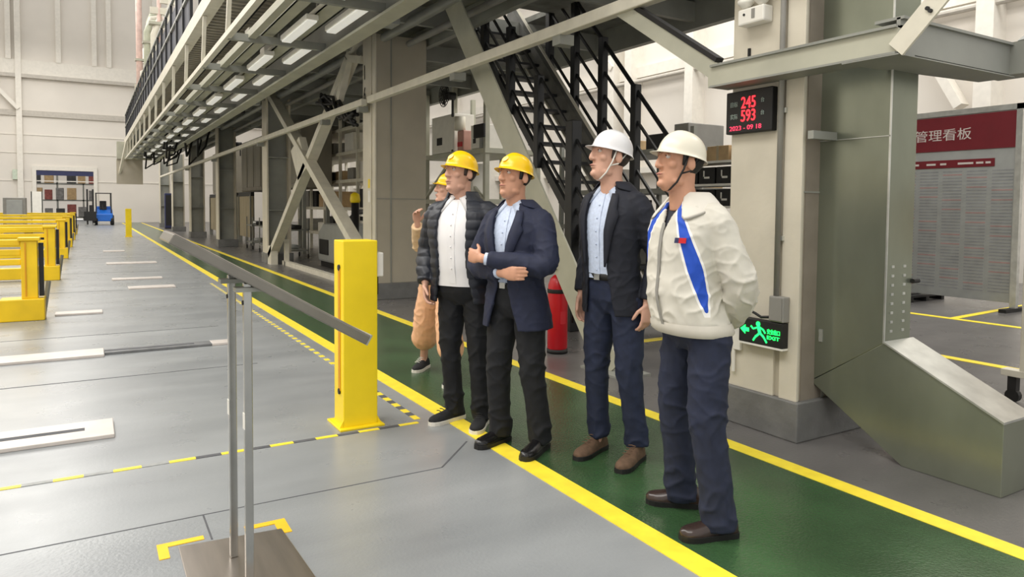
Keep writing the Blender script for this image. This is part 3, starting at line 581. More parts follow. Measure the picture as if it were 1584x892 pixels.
# ================================================================ red headed board
r = empty('notice_stand', (11.5, 5.7, 0), 'large grey notice board with dark red heading right of the duct', 'board')
MB().box((11.4, 5.05, 0.12), (11.46, 7.3, 2.92)).build('board_panel', M_paper, r, bevel=0.004)
MB().box((11.38, 5.0, 0.02), (11.46, 5.08, 2.98)).box((11.38, 7.28, 0.02), (11.46, 7.36, 2.98)).box((11.38, 5.0, 2.9), (11.46, 7.36, 2.98)).build('frame', M_galvl, r)
MB().box((11.385, 5.08, 2.36), (11.4, 7.28, 2.885)).build('heading', M_maroon, r)
MB().box((11.388, 5.35, 2.10), (11.4, 7.2, 2.22)).build('title_strip', M_maroon, r)
text_obj('lettering', '料管理看板', 0.2, (11.383, 6.74, 2.52), (0, -1, 0), (0, 0, 1), M_text, r, width=1.06, height=0.18)
for i, (y, w) in enumerate(((6.9, .14), (6.55, .10), (6.33, .14), (6.12, .09), (5.86, .22), (5.6, .1), (5.47, .07))):
    MB().box((11.384, y-w, 2.145), (11.39, y, 2.175)).build('title_mark', M_text, r)
rowm = MB()
for i in range(38):
    z = 2.03-i*0.048; rowm.cur = 1 if i % 9 in (2, 3) else 0
    for j in range(6):
        y = 7.15-j*0.35; rowm.cur = 1 if (i*7+j*5) % 11 < 2 else 0
        rowm.box((11.398, y-0.30, z), (11.4015, y-0.02, z+0.018))
o = rowm.build('printed_rows', [M_ink, M_inkr], r); o['kind'] = 'stuff'
for y in (5.04, 7.32): MB().box((11.1, y-0.05, 0), (11.8, y+0.05, 0.05)).build('foot', M_rub, r)
# ---------------------------------------------------------------- castor rack at right edge
r = empty('rolling_rack', (6.05, 2.4, 0), 'pale wheeled rack with brown panel cut by the right edge', 'rack')
MB().box((5.97, 2.50, 0.2), (6.05, 2.58, 3.2)).build('upright', M_pale, r, bevel=0.006); MB().box((5.97, 1.2, 0.2), (6.05, 1.28, 3.2)).build('upright', M_pale, r, bevel=0.006)
MB().box((5.96, 1.2, 0.2), (6.06, 2.70, 0.25)).build('base_beam', M_pale, r, bevel=0.004)
MB().box((5.99, 1.28, 1.07), (6.03, 2.57, 1.6)).build('panel', M_brown, r); MB().box((5.95, 1.2, 3.1), (6.07, 2.58, 3.2)).build('top_beam', M_pale, r)
for y in (1.25, 2.63):
    c = MB().box((5.98, y-0.03, 0.09), (6.04, y+0.03, 0.2)).build('castor', M_rub, r); MB().tube([(5.985, y, 0.05), (6.035, y, 0.05)], 0.05, 14).build('wheel', M_rub, c)
# ---------------------------------------------------------------- bin rack behind the jacketed man
r = empty('bin_rack', (8, 7.6, 0), 'white rack of black bins just left of the near column', 'rack')
for y in (6.5, 8.3): MB().box((8, y-.03, 0), (8.5, y+.03, 2.2)).build('upright', M_white, r)
for z in (0.4, 0.95, 1.45, 1.78, 2.12): MB().box((7.98, 6.5, z), (8.5, 8.3, z+0.035)).build('shelf', M_white, r)
n = 0
pos = ['far left', 'left', 'centre', 'right', 'far right']
for zi, z in enumerate((0.435, 0.985, 1.485, 1.815)):
    for k in range(5):
        y = 8.25-k*0.35
        e = empty('storage_bin', (8.2, y-0.15, z), 'black open storage bin in the white rack, %s of the %s shelf' % (pos[k], ('bottom', 'second', 'third', 'top')[zi]), 'bin', 'black bins in the white rack')
        MB().box((8.02, y-0.32, z), (8.45, y, z+0.25)).build('bin_body', M_rub, e, bevel=0.01); MB().box((8.012, y-0.22, z+0.08), (8.02, y-0.1, z+0.11)).box((8.012, y-0.12, z+0.08), (8.02, y-0.1, z+0.2)).build('bin_card', M_white, e)
for k, (y, h, w) in enumerate(((8.2, .17, .4), (7.75, .22, .42), (7.28, .15, .35), (6.9, .2, .33))):
    r = empty('cardboard_box', (8.2, y, 2.155), 'cardboard box on top of the white bin rack, %s' % ('leftmost', 'second from left', 'third from left', 'rightmost')[k], 'box', 'boxes on the bin rack')
    MB().box((8.03, y-w, 2.155), (8.45, y, 2.155+h)).build('carton', M_card, r, bevel=0.006); MB().box((8.025, y-w*.55, 2.156), (8.455, y-w*.45, 2.158+h)).build('packing_tape', M_beige, r)
# ================================================================ machinery under the gantry
def cabinet(x, y, z, sx, sy, sz_, label, m=None):
    r = empty('electric_cabinet', (x, y, z), label, 'cabinet')
    MB().box((x, y, z), (x+sx, y+sy, z+sz_)).build('cabinet_body', m or M_white, r, bevel=0.012)
    MB().box((x-.012, y+.04, z+.05), (x, y+sy-.04, z+sz_-.05)).build('door', m or M_white, r, bevel=0.005)
    MB().box((x-.016, y+sy*.5, z+sz_*.22), (x-.011, y+sy*.74, z+sz_*.42)).build('window', M_rub, r)
    return r
fr = empty('equipment_platform', (7.2, 14.5, 0), 'grey steel machine frame standing behind the yellow-helmeted men', 'frame')
for x in (7.05, 8.3):
    for y in (12.9, 14.4, 15.9): MB().box((x-.05, y-.05, 0), (x+.05, y+.05, 4.1)).build('upright', M_steel, fr)
for z in (1.5, 2.55): MB().box((6.98, 12.82, z), (8.37, 15.98, z+.1)).build('platform', M_steel, fr)
for a, c in (((7.0, 12.9, 1.6), (7.0, 14.4, 2.5)), ((7.0, 14.4, 2.5), (7.0, 15.9, 1.6))): MB().bar(a, c, .06, .06).build('brace', M_steel, fr)
cabinet(7.0, 14.3, 2.66, .5, 1.2, .85, 'white electric cabinet with dark window on the machine frame, above the first yellow helmet')
cabinet(7.0, 13.0, 2.66, .5, .5, .5, 'small white electric cabinet at the right end of the machine frame')
r = empty('valve_unit', (7.0, 14.0, 2.66), 'pink and red valve unit on the machine frame', 'valve'); MB().box((7.0, 13.85, 2.66), (7.2, 14.15, 3.1)).build('valve_body', mat('pinkish', (196, 150, 138), .5), r, bevel=.02); MB().tube([(6.99, 14.0, 3.1), (6.99, 14.0, 3.4)], .12, 14).build('dome', M_pale, r, smooth=True); MB().box((6.98, 13.9, 2.75), (7.0, 14.1, 2.85)).build('label_plate', M_red, r)
cabinet(6.95, 13.3, 1.6, .4, .55, .75, 'white electric cabinet on the lower deck of the machine frame, between the yellow helmets')
r = empty('control_screen', (6.95, 13.1, 3.0), 'dark control screen beside the diagonal brace on the machine frame', 'screen'); MB().box((6.9, 12.75, 2.86), (6.95, 13.2, 3.14)).build('display', M_rub, r, bevel=.01); MB().box((6.95, 12.95, 2.65), (7.0, 13.02, 2.95)).build('stem', M_steeld, r)
def fan(x, y, z, label):
    r = empty('wall_fan', (x, y, z), label, 'fan')
    b = MB()
    for k in range(4):
        R_ = 0.25*(k+1)/4; b.tube([(x-.06, y+R_*math.cos(t), z+R_*math.sin(t)) for t in [2*math.pi*j/20 for j in range(21)]], .009, 6, False)
    for k in range(8): t = math.pi*k/8; b.tube([(x-.06, y-.25*math.cos(t), z-.25*math.sin(t)), (x-.06, y+.25*math.cos(t), z+.25*math.sin(t))], .008, 6)
    b.build('cage', M_rub, r)
    MB().tube([(x-.03, y, z), (x+.2, y, z)], .085, 14).build('motor', M_rub, r, smooth=True)
    for k in range(4):
        t = math.pi/2*k+.4; MB().prism([(y+.05*math.cos(t), z+.05*math.sin(t)), (y+.22*math.cos(t-.3), z+.22*math.sin(t-.3)), (y+.22*math.cos(t+.3), z+.22*math.sin(t+.3))], 0, x-.03, x-.02).build('blade', M_rub, r)
    MB().bar((x+.15, y, z), (x+.15, y, z-.45), .04, .04).build('bracket', M_rub, r)
fan(6.72, 14.12, 3.85, 'black fan on the machine frame beside the diagonal brace'); fan(5.0, 29.6, 4.0-.2, 'small black fan under the gantry between the far columns')
bpy.data.objects['wall_fan'].location.z += 0
# tall racks behind the crossed braces
def rack(x0, x1, y0, y1, zs, label, m=M_steel):
    r = empty('storage_rack', (x0, (y0+y1)/2, 0), label, 'rack')
    n = max(2, int((y1-y0)/1.5)+1)
    for k in range(n):
        y = y0+(y1-y0)*k/(n-1)
        for x in (x0, x1): MB().box((x-.04, y-.04, 0), (x+.04, y+.04, zs[-1]+.4)).build('upright', m, r)
    for z in zs: MB().box((x0-.03, y0, z), (x1+.03, y1, z+.09)).build('shelf', m, r)
    return r
rack(6.4, 7.6, 17.5, 25.5, (0.5, 1.3, 2.1, 2.9, 3.6), 'tall pale storage rack behind the crossed braces', M_pale)
kinds = [('white', M_white), ('dark', M_rub), ('grey', M_grey), ('cardboard', M_card)]
ordn = ['first', 'second', 'third', 'fourth', 'fifth', 'sixth', 'seventh', 'eighth']
def crates(nm, x0, x1, y0, n, step, zs, word, seed):
    rnd = random.Random(seed)
    for zi, z in enumerate(zs):
        for k in range(n):
            if rnd.random() < .22: continue
            c, mm = kinds[rnd.randrange(4)]; h = rnd.uniform(.25, .55); y = y0+k*step
            o = MB().box((x0, y+.08, z), (x1, y+step*rnd.uniform(.6, .9), z+h)).build(nm, mm, bevel=.015)
            tag(o, '%s %s on %s shelf %s, %s from the near end' % (c, nm.replace('_', ' '), word, ('lowest', 'second', 'third', 'fourth', 'top')[zi], ordn[k]), nm.split('_')[-1], 'crates on the %s' % word)
crates('parts_crate', 6.45, 7.4, 17.7, 8, .95, (.59, 1.39, 2.19, 2.99), 'the tall pale rack', 3)
rack(8.6, 9.6, 8.6, 12.4, (0.3, 1.0, 1.7, 2.4), 'dark shelving behind the stairs', M_steeld)
crates('parts_bin', 8.65, 9.5, 8.7, 6, .6, (.39, 1.09, 1.79, 2.49), 'the dark shelving', 5)
# covered machine, trolleys, panels
r = empty('covered_machine', (4.9, 15, 0), 'light grey hooded machine on the floor behind the crossed braces', 'machine')
MB().prism([(14.6, .12), (14.6, .75), (15.0, 1.02), (16.6, 1.02), (17.0, .8), (17.0, .12)], 0, 4.7, 6.0).build('hood', M_paper, r, bevel=.06); MB().box((4.75, 14.7, 0), (5.95, 16.9, .12)).build('base', M_rub, r)
MB().box((4.68, 16.1, .3), (4.7, 16.8, .65)).build('opening', M_rub, r); MB().tube([(4.8, 15.1, 1.02), (5.2, 15.6, 1.3), (5.6, 16.2, 1.3)], .06, 10).build('hose', M_rub, r, smooth=True)
r = empty('bollard', (4.5, 13.6, 0), 'black bollard with yellow cap behind the yellow guard post', 'bollard'); MB().lathe([(.12, 0), (.12, .02), (.075, .03), (.075, 1.55)], 16, (4.5, 13.6, 0)).build('tube', M_rub, r, smooth=True); MB().lathe([(.09, 1.5), (.1, 1.55), (.09, 1.66), (.03, 1.7)], 16, (4.5, 13.6, 0)).build('cap', M_yel, r, smooth=True)
r = empty('floor_conduit', (4.1, 15, 0), 'pale low cable duct along the floor between the beige columns', 'conduit'); MB().box((4.0, 11.3, 0), (4.12, 17.6, .1)).build('channel', M_pale, r); MB().box((4.0, 17.3, 0), (4.1, 17.4, .62)).build('end_post', M_pale, r)
for i, (y, l) in enumerate(((26.6, 'nearest'), (29.4, 'middle'), (34.2, 'farthest'))):
    r = empty('partition_screen', (5, y, 0), 'beige partition screen with dark top rail under the gantry, %s of three' % l, 'screen')
    MB().box((5.0, y, .25), (5.06, y+2.5, 1.75)).build('sheet', M_beige, r); MB().box((4.97, y, 1.75), (5.09, y+2.5, 1.9)).build('top_rail', M_rub, r)
    for q in (.05, 2.4): MB().box((4.95, y+q, 0), (5.1, y+q+.06, 1.8)).build('post', M_steeld, r)
M_encl = mat('enclosure_grey', (134, 128, 114), .6, var=.1, scale=2, stretch=(1, 3, .5))
for i, (y0, y1, l) in enumerate(((21.0, 24.4, 'nearest, just past the crossed braces'), (26.4, 30.2, 'middle one above the beige screen'), (33.6, 38.0, 'farthest, near the end of the gantry'))):
    r = empty('machine_enclosure', (5.3, y0, 2.0), 'tall grey brown machine enclosure under the gantry, %s' % l, 'enclosure')
    MB().box((5.3, y0, 1.95), (6.25, y1, 3.9)).build('shell', M_encl, r, bevel=.03)
    for q in range(3): yy = y0+(y1-y0)*(q+.08)/3; MB().box((5.28, yy, 2.1), (5.3, yy+(y1-y0)*.28, 3.8)).build('door', M_encl, r, bevel=.006)
    for yy in (y0+.1, y1-.2):
        for xx in (5.4, 6.1): MB().box((xx, yy, 0), (xx+.1, yy+.1, 1.95)).build('leg', M_steeld, r)
def trolley(x, y, label, seed):
    rnd = random.Random(seed); r = empty('parts_trolley', (x, y, 0), label, 'trolley')
    for z in (.2, .75): MB().box((x, y, z), (x+.6, y+1.0, z+.04)).build('tray', M_steeld, r)
    for a in (0, .57):
        for c in (0, .97): MB().box((x+a, y+c, .12), (x+a+.03, y+c+.03, 1.05)).build('leg', M_steeld, r); MB().tube([(x+a, y+c+.015, .06), (x+a+.03, y+c+.015, .06)], .06, 12).build('wheel', M_rub, r)
    for k in range(3):
        o = MB(); q = y+.05+k*.33; z = .24 if k == 1 else .79
        o.lathe([(.0, 0), (.14, 0), (.15, .05), (.15, .1), (.05, .12)], 14, (x+.3, q+.13, z)); o.build('part', (M_rub, M_paper, M_galvl)[k], r, smooth=True)
for i, (x, y) in enumerate(((4.5, 19.3), (4.45, 21.6), (4.5, 23.9))): trolley(x, y, 'steel parts trolley under the gantry, %s' % ('just past the crossed braces', 'middle one of the row', 'last one before the beige screens')[i], i)
r = empty('warning_sign', (3.72, 10.75, 1.5), 'small yellow and white warning label on the column behind the guard post', 'label')
MB().box((3.747, 10.62, 1.72), (3.752, 10.70, 1.86)).build('yellow_patch', M_yel, r); MB().box((3.747, 10.6, 1.5), (3.752, 10.7, 1.68)).build('white_patch', M_white, r)
# roof-side dark pipes and cable loops under the far gantry
b = MB()
for k in range(14):
    y = 24+k*.9; x = 1.9+random.random()*1.6
    b.tube([(x, y, 4.1), (x+random.uniform(-.2, .2), y+.3, 3.4-random.random()*.5), (x+.3, y+.7, 3.3), (x+.5, y+1.0, 4.0)], .035, 6)
o = b.build('cable_loops', M_rub, smooth=True); tag(o, 'tangle of black cable loops hanging under the far part of the gantry', 'cables', kind='stuff')
# ================================================================ people
from mathutils import noise as mnoise
def solidify_mesh(mb, voxel, smooth, name='tmp'):
    me = bpy.data.meshes.new(name); me.from_pydata(mb.v, [], mb.f)
    bm = bmesh.new(); bm.from_mesh(me); bmesh.ops.recalc_face_normals(bm, faces=bm.faces); bm.to_mesh(me); bm.free()
    o = bpy.data.objects.new(name, me); COL.objects.link(o)
    r = o.modifiers.new('r', 'REMESH'); r.mode = 'VOXEL'; r.voxel_size = voxel
    if smooth: s = o.modifiers.new('s', 'SMOOTH'); s.factor = 0.5; s.iterations = smooth
    bpy.context.view_layer.update(); dg = bpy.context.evaluated_depsgraph_get()
    out = bpy.data.meshes.new_from_object(o.evaluated_get(dg)); bpy.data.objects.remove(o); bpy.data.meshes.remove(me)
    for p in out.polygons: p.use_smooth = True
    return out
def link_mesh(me, name, m, parent=None):
    me.name = name; me.materials.clear()
    for q in (m if isinstance(m, (list, tuple)) else [m]): me.materials.append(q)
    o = bpy.data.objects.new(name, me); COL.objects.link(o)
    if parent is not None: o.parent = parent
    return o
def local_build(mb, name, m, parent, smooth=True, bevel=0.0, subsurf=0):
    o = mb.build(name, m, None, smooth, bevel); o.parent = parent
    if subsurf: s = o.modifiers.new('sub', 'SUBSURF'); s.levels = subsurf; s.render_levels = subsurf
    return o
def displace(me, fn):
    n = len(me.vertices); nor = [v.normal.copy() for v in me.vertices]
    for v, q in zip(me.vertices, nor): v.co = v.co+q*fn(v.co, q)
def lerp_table(tab, z):
    # tab rows (z, v1, v2, ...), smooth interpolation
    if z <= tab[0][0]: return tab[0][1:]
    for p, q in zip(tab, tab[1:]):
        if z <= q[0]:
            t = (z-p[0])/(q[0]-p[0]); return tuple(x+(y-x)*t for x, y in zip(p[1:], q[1:]))
    return tab[-1][1:]
TORSO = [(0.70, .185, .125, .000), (0.80, .182, .125, .000), (0.92, .172, .12, .004), (1.02, .158, .112, .008), (1.12, .160, .115, .010), (1.24, .178, .124, .010), (1.32, .188, .120, .004),
         (1.38, .180, .108, -.004), (1.42, .155, .094, -.010), (1.455, .115, .080, -.014), (1.485, .078, .070, -.016), (1.52, .062, .062, -.012)]
class Body:
    def __init__(s, S, width=1.0, belly=0.0): s.k = S/1.75; s.w = width; s.belly = belly
    shift = Vector((0, 0, 0))
    def T(s, th, z, off=0.0):
        return s.T0(th, z, off)+s.shift*max(0.0, min(1.0, (1.05-z/s.k)/.25))
    def T0(s, th, z, off=0.0):
        a, b, cy = lerp_table(TORSO, z/s.k); a *= s.k*s.w; b *= s.k*s.w; cy *= s.k
        c, q = math.cos(th), math.sin(th)
        bb = b+(s.belly*math.exp(-((z/s.k-1.02)/.13)**2) if q > 0 else 0)
        pw = lambda v: math.copysign(abs(v)**0.86, v)
        return Vector(((a+off)*pw(c), cy+(bb+off)*pw(q), z))
def tube_e(mb, pts, n=18, fwd=(0, 1, 0)):
    # pts rows: (pos, a, b); elliptical tube, b along fwd
    P = [Vector(p[0]) for p in pts]; k = len(P); vs = []
    for i in range(k):
        d = (P[min(i+1, k-1)]-P[max(i-1, 0)]).normalized(); f = Vector(fwd); f = (f-d*f.dot(d))
        if f.length < 1e-3: f = Vector((1, 0, 0))-d*d.x
        f.normalize(); r = d.cross(f)
        vs += [P[i]+r*pts[i][1]*math.cos(t)+f*pts[i][2]*math.sin(t) for t in (2*math.pi*j/n for j in range(n))]
    fs = [(i*n+j, i*n+(j+1) % n, (i+1)*n+(j+1) % n, (i+1)*n+j) for i in range(k-1) for j in range(n)]
    fs += [tuple(range(n-1, -1, -1)), tuple(range((k-1)*n, k*n))]
    return mb.add(vs, fs)
def ball(mb, c, r, n=14, rot=None):
    r = (r, r, r) if not isinstance(r, (tuple, list)) else r; c = Vector(c); vs = [c+Vector((0, 0, r[2]))*1]; base = []
    rows = n//2
    pts = []
    for i in range(rows+1):
        ph = math.pi*i/rows
        for j in range(n): pts.append(Vector((r[0]*math.sin(ph)*math.cos(2*math.pi*j/n), r[1]*math.sin(ph)*math.sin(2*math.pi*j/n), r[2]*math.cos(ph))))
    if rot is not None: pts = [rot @ p for p in pts]
    pts = [c+p for p in pts]
    fs = [(i*n+j, i*n+(j+1) % n, (i+1)*n+(j+1) % n, (i+1)*n+j) for i in range(rows) for j in range(n)]
    return mb.add(pts, fs)
def limb_pts(pts, radii, sub=5):
    # smooth polyline through joints with slightly rounded bends
    P = [Vector(p) for p in pts]; out = []
    for i in range(len(P)-1):
        for j in range(sub):
            t = j/sub; out.append((P[i].lerp(P[i+1], t), radii[i]+(radii[i+1]-radii[i])*t))
    out.append((P[-1], radii[-1]))
    for _ in range(2):
        q = list(out)
        for i in range(1, len(out)-1): q[i] = ((out[i-1][0]+out[i][0]*2+out[i+1][0])/4, (out[i-1][1]+out[i][1]*2+out[i+1][1])/4)
        out = q
    return out
def hand(mb, wrist, d, palm, side, curl=0.35, k=1.0, thumb=0.5):
    # side: +1 / -1 picks which lateral side carries the thumb
    w = Vector(wrist); d = Vector(d).normalized(); n = Vector(palm); n = (n-d*n.dot(d)).normalized(); l = d.cross(n)*side
    tube_e(mb, [(w-d*.03*k, .026*k, .02*k), (w+d*.01*k, .029*k, .019*k), (w+d*.045*k, .042*k, .016*k), (w+d*.09*k, .042*k, .014*k), (w+d*.1*k, .036*k, .010*k)], 14, n)
    for i, (lat, ln, r) in enumerate(((.032, .072, .0092), (.011, .082, .0096), (-.0105, .076, .0092), (-.031, .060, .0082))):
        p = w+d*.088*k+l*lat*k; a = curl*(0.8+0.12*i); pts = [p-d*.02*k, p]; dd = d.copy()
        for f in (0.45, 0.32, 0.23):
            dd = (Matrix.Rotation(a, 3, d.cross(n)) @ dd).normalized(); p = p+dd*ln*f*k; pts.append(p); a = curl*1.15
        mb.tube(pts, r*k, 8, True, [r*k, r*k*1.02, r*k, r*k*.92, r*k*.72])
    p = w+d*.02*k+l*.025*k; dd = (d*.62+l*.62+n*(.25+thumb*.5)).normalized(); p2 = p+dd*.042*k; d3 = (dd*.6+d*.55+n*.25*thumb).normalized()
    mb.tube([p-dd*.015*k, p, p2, p2+d3*.032*k, p2+d3*.05*k], .011*k, 8, True, [.013*k, .013*k, .0108*k, .0098*k, .006*k])
M_skin = mat('skin', (206, 160, 138), 0.5, var=0.05, scale=18)
M_skin2 = mat('skin_warm', (200, 148, 120), 0.5, var=0.05, scale=18)
M_lip = mat('lips', (172, 106, 98), 0.45, var=0.03)
M_eye = mat('eye_white', (204, 192, 184), 0.2, var=0); M_iris = mat('iris', (46, 32, 26), 0.2, var=0)
M_hairb = mat('hair_black', (24, 21, 20), 0.55, var=0.2, scale=40); M_hairg = mat('hair_brown', (58, 46, 40), 0.6, var=0.25, scale=40)
M_hatY = mat('helmet_yellow', (248, 200, 8), 0.22, var=0.02); M_hatW = mat('helmet_white', (226, 225, 226), 0.25, var=0.02); M_hatC = mat('helmet_cream', (228, 222, 204), 0.28, var=0.02)
M_logo = mat('pale_print', (253, 222, 120), 0.4, var=0)
def head_mesh(mb, Mh):
    # head in its own frame (face along +Y), moved by Mh
    t = MB()
    ball(t, (0, -.014, .036), (.076, .096, .086), 22)
    tube_e(t, [((0, .066, -.121), .016, .012), ((0, .060, -.115), .030, .030), ((0, .046, -.098), .046, .047), ((0, .026, -.07), .056, .066), ((0, .012, -.035), .0625, .080), ((0, .004, .0), .068, .089), ((0, .0, .035), .071, .092), ((0, -.004, .07), .062, .083)], 22)
    ball(t, (0, .078, -.101), (.021, .016, .017), 12)
    tube_e(t, [((0, .088, .030), .009, .010), ((0, .094, .012), .010, .012), ((0, .101, -.010), .013, .014), ((0, .102, -.024), .016, .015), ((0, .096, -.033), .012, .010)], 12)
    for s in (-1, 1):
        ball(t, (s*.014, .094, -.026), (.009, .011, .008), 10); ball(t, (s*.031, .079, .042), (.027, .012, .009), 12); ball(t, (s*.037, .053, -.012), (.027, .026, .026), 12)
        ball(t, (s*.080, -.014, -.002), (.0105, .021, .033), 14, Matrix.Rotation(s*.45, 3, 'Z') @ Matrix.Rotation(-.2, 3, 'X')); ball(t, (s*.082, -.018, .008), (.009, .012, .022), 10); ball(t, (s*.05, .02, -.085), (.012, .03, .018), 10)
    ball(t, (0, .088, -.0565), (.023, .0095, .006), 12); ball(t, (0, .0865, -.0675), (.020, .0095, .0068), 12)
    tube_e(t, [((0, -.055, -.20), .062, .060), ((0, -.040, -.14), .056, .058), ((0, -.03, -.09), .054, .060), ((0, -.022, -.03), .055, .065)], 20)
    t.v = [tuple(Mh @ Vector(v)) for v in t.v]; mb.add(t.v, t.f)
def hard_hat(root, Mh, m, strap, emblem=False, tilt=0.0):
    # dome with a flared rim and a front peak, sits on the crown
    n = 40; vs = []; fs = []; rows = []
    for i in range(9):
        ph = math.pi/2*i/8; rows.append((math.sin(ph), math.cos(ph)))       # (radius, height)
    for rr, zz in rows:
        for j in range(n):
            th = 2*math.pi*j/n; x = .099*rr**.9*math.cos(th); y = .120*rr**.9*math.sin(th); z = .108*zz
            rid = 0.006*math.exp(-(x/.022)**2)*(1 if zz > .25 else zz*4)
            vs.append((x, y-.010, z+.052+rid))
    for off, dz, pk in ((.004, -.010, .006), (.012, -.017, .034), (.013, -.021, .036), (.002, -.017, .006), (-.005, -.004, 0)):
        for j in range(n):
            th = 2*math.pi*j/n; c, s_ = math.cos(th), math.sin(th); f = max(0, s_)**2.2
            vs.append(((.099+off)*c, -.010+(.120+off+pk*f)*s_, .052+dz-0.006*f*(1 if pk else 0)))
    k = len(rows)+5
    fs = [(i*n+j, i*n+(j+1) % n, (i+1)*n+(j+1) % n, (i+1)*n+j) for i in range(k-1) for j in range(n)]
    Rt = Mh @ Matrix.Translation((0, 0, -.006)) @ Matrix.Rotation(tilt, 4, 'X') @ Matrix.Scale(.95, 4)
    b = MB().add([Rt @ Vector(v) for v in vs], fs); h = local_build(b, 'hard_hat', m, root, True, 0, 1)
    s = h.modifiers.new('solid', 'SOLIDIFY'); s.thickness = 0.003
    for q in (-1, 1): pass
    pts = [(-.083, .005, .04), (-.082, .02, -.03), (-.062, .035, -.09), (-.03, .045, -.122), (0, .048, -.13), (.03, .045, -.122), (.062, .035, -.09), (.082, .02, -.03), (.083, .005, .04)]
    if strap is not None:
        b = MB().tube([Mh @ Vector(p) for p in pts], .0045, 6); local_build(b, 'chin_strap', strap, h)
        for s_ in (-1, 1): local_build(MB().tube([Mh @ Vector((s_*.078, -.06, .03)), Mh @ Vector((s_*.081, -.015, -.035)), Mh @ Vector((s_*.074, .022, -.05))], .004, 6), 'side_strap', strap, h)
    b = MB().tube([Mh @ Vector((.080*math.sin(t), -.014-.098*math.cos(t), 0.020-.015*math.cos(t))) for t in [(-1.2+2.4*j/12) for j in range(13)]], .006, 8); local_build(b, 'headband', M_rub, h)
    if emblem:
        ev = []; 
        for j in range(14):
            a = 2*math.pi*j/14; x = .024*math.cos(a); zc = .100+.020*math.sin(a); yy = -.010+.120*math.sqrt(max(0, 1-(x/.099)**2-((zc-.052)/.108)**2))+.0075; ev.append(Rt @ Vector((x, yy, zc)))
        c = Rt @ Vector((0, -.010+.120*math.sqrt(1-(.048/.108)**2)+.012, .100)); e = MB().add(ev+[c], [(j, (j+1) % 14, 14) for j in range(14)]); local_build(e, 'emblem', M_logo, h)
    return h
def make_hair(root, Mh, m, long=False, low=-.078):
    n = 30; vs = []; fs = []; keep = []
    R3 = (.0815, .1015, .0905)
    for i in range(25):
        ph = math.pi*i/24
        for j in range(n):
            th = 2*math.pi*j/n; v = Vector((R3[0]*math.sin(ph)*math.cos(th), -.016+R3[1]*math.sin(ph)*math.sin(th), .034+R3[2]*math.cos(ph))); vs.append(v)
    def ok(c):
        if c.z > .072: return True
        lim = .030-(.04-c.z)*.25 if abs(c.x) > .05 else -.02
        zl = low if c.y < -.05 else (-.012 if c.y > -.03 else low+.03)
        return c.y < lim and c.z > zl and not (abs(c.x) > .066 and -.035 < c.y < .008 and c.z < .035)
    for i in range(24):
        for j in range(n):
            f = (i*n+j, i*n+(j+1) % n, (i+1)*n+(j+1) % n, (i+1)*n+j); c = sum((vs[q] for q in f), Vector())/4
            if ok(c): fs.append(f)
    b = MB().add([Mh @ v for v in vs], fs); o = local_build(b, 'hair', m, root); s = o.modifiers.new('solid', 'SOLIDIFY'); s.thickness = .010; s.offset = 0
    me = o.data; bm = bmesh.new(); bm.from_mesh(me); bmesh.ops.delete(bm, geom=[v for v in bm.verts if not v.link_faces], context='VERTS'); bm.to_mesh(me); bm.free()
    if long:
        b = MB(); tube_e(b, [((0, -.10, .03), .06, .03), ((0, -.115, -.05), .07, .035), ((0, -.10, -.14), .065, .03), ((0, -.085, -.2), .04, .02)], 16); b.v = [tuple(Mh @ Vector(v)) for v in b.v]; local_build(b, 'hair_length', m, o)
    return o
def make_face(root, Mh, brow, skin):
    for s in (-1, 1):
        b = MB(); ball(b, (s*.030, .0735, .020), .0118, 14); b.v = [tuple(Mh @ Vector(v)) for v in b.v]; e = local_build(b, 'eye', M_eye, root)
        b = MB(); ball(b, (s*.030, .0795, .0205), .0064, 10); b.v = [tuple(Mh @ Vector(v)) for v in b.v]; local_build(b, 'iris', M_iris, e)
        pts = [Mh @ Vector((s*x, y, z)) for x, y, z in ((.014, .0925, .039), (.026, .0925, .0435), (.04, .086, .043), (.05, .077, .037))]
        local_build(MB().tube(pts, .004, 8, True, [.0035, .0045, .004, .002]), 'eyebrow', brow, root)
        pts = [Mh @ Vector((s*x, y, z)) for x, y, z in ((.018, .083, .024), (.026, .0875, .0285), (.036, .0865, .028), (.045, .078, .022))]
        local_build(MB().tube(pts, .0028, 6), 'eyelid', skin, e)
    b = MB(); tube_e(b, [((-.022, .0895, -.0605), .001, .001), ((-.010, .0965, -.0585), .003, .0032), ((0, .0975, -.0595), .003, .0036), ((.010, .0965, -.0585), .003, .0032), ((.022, .0895, -.0605), .001, .001)], 10)
    b.v = [tuple(Mh @ Vector(v)) for v in b.v]; local_build(b, 'lips', M_lip, root)
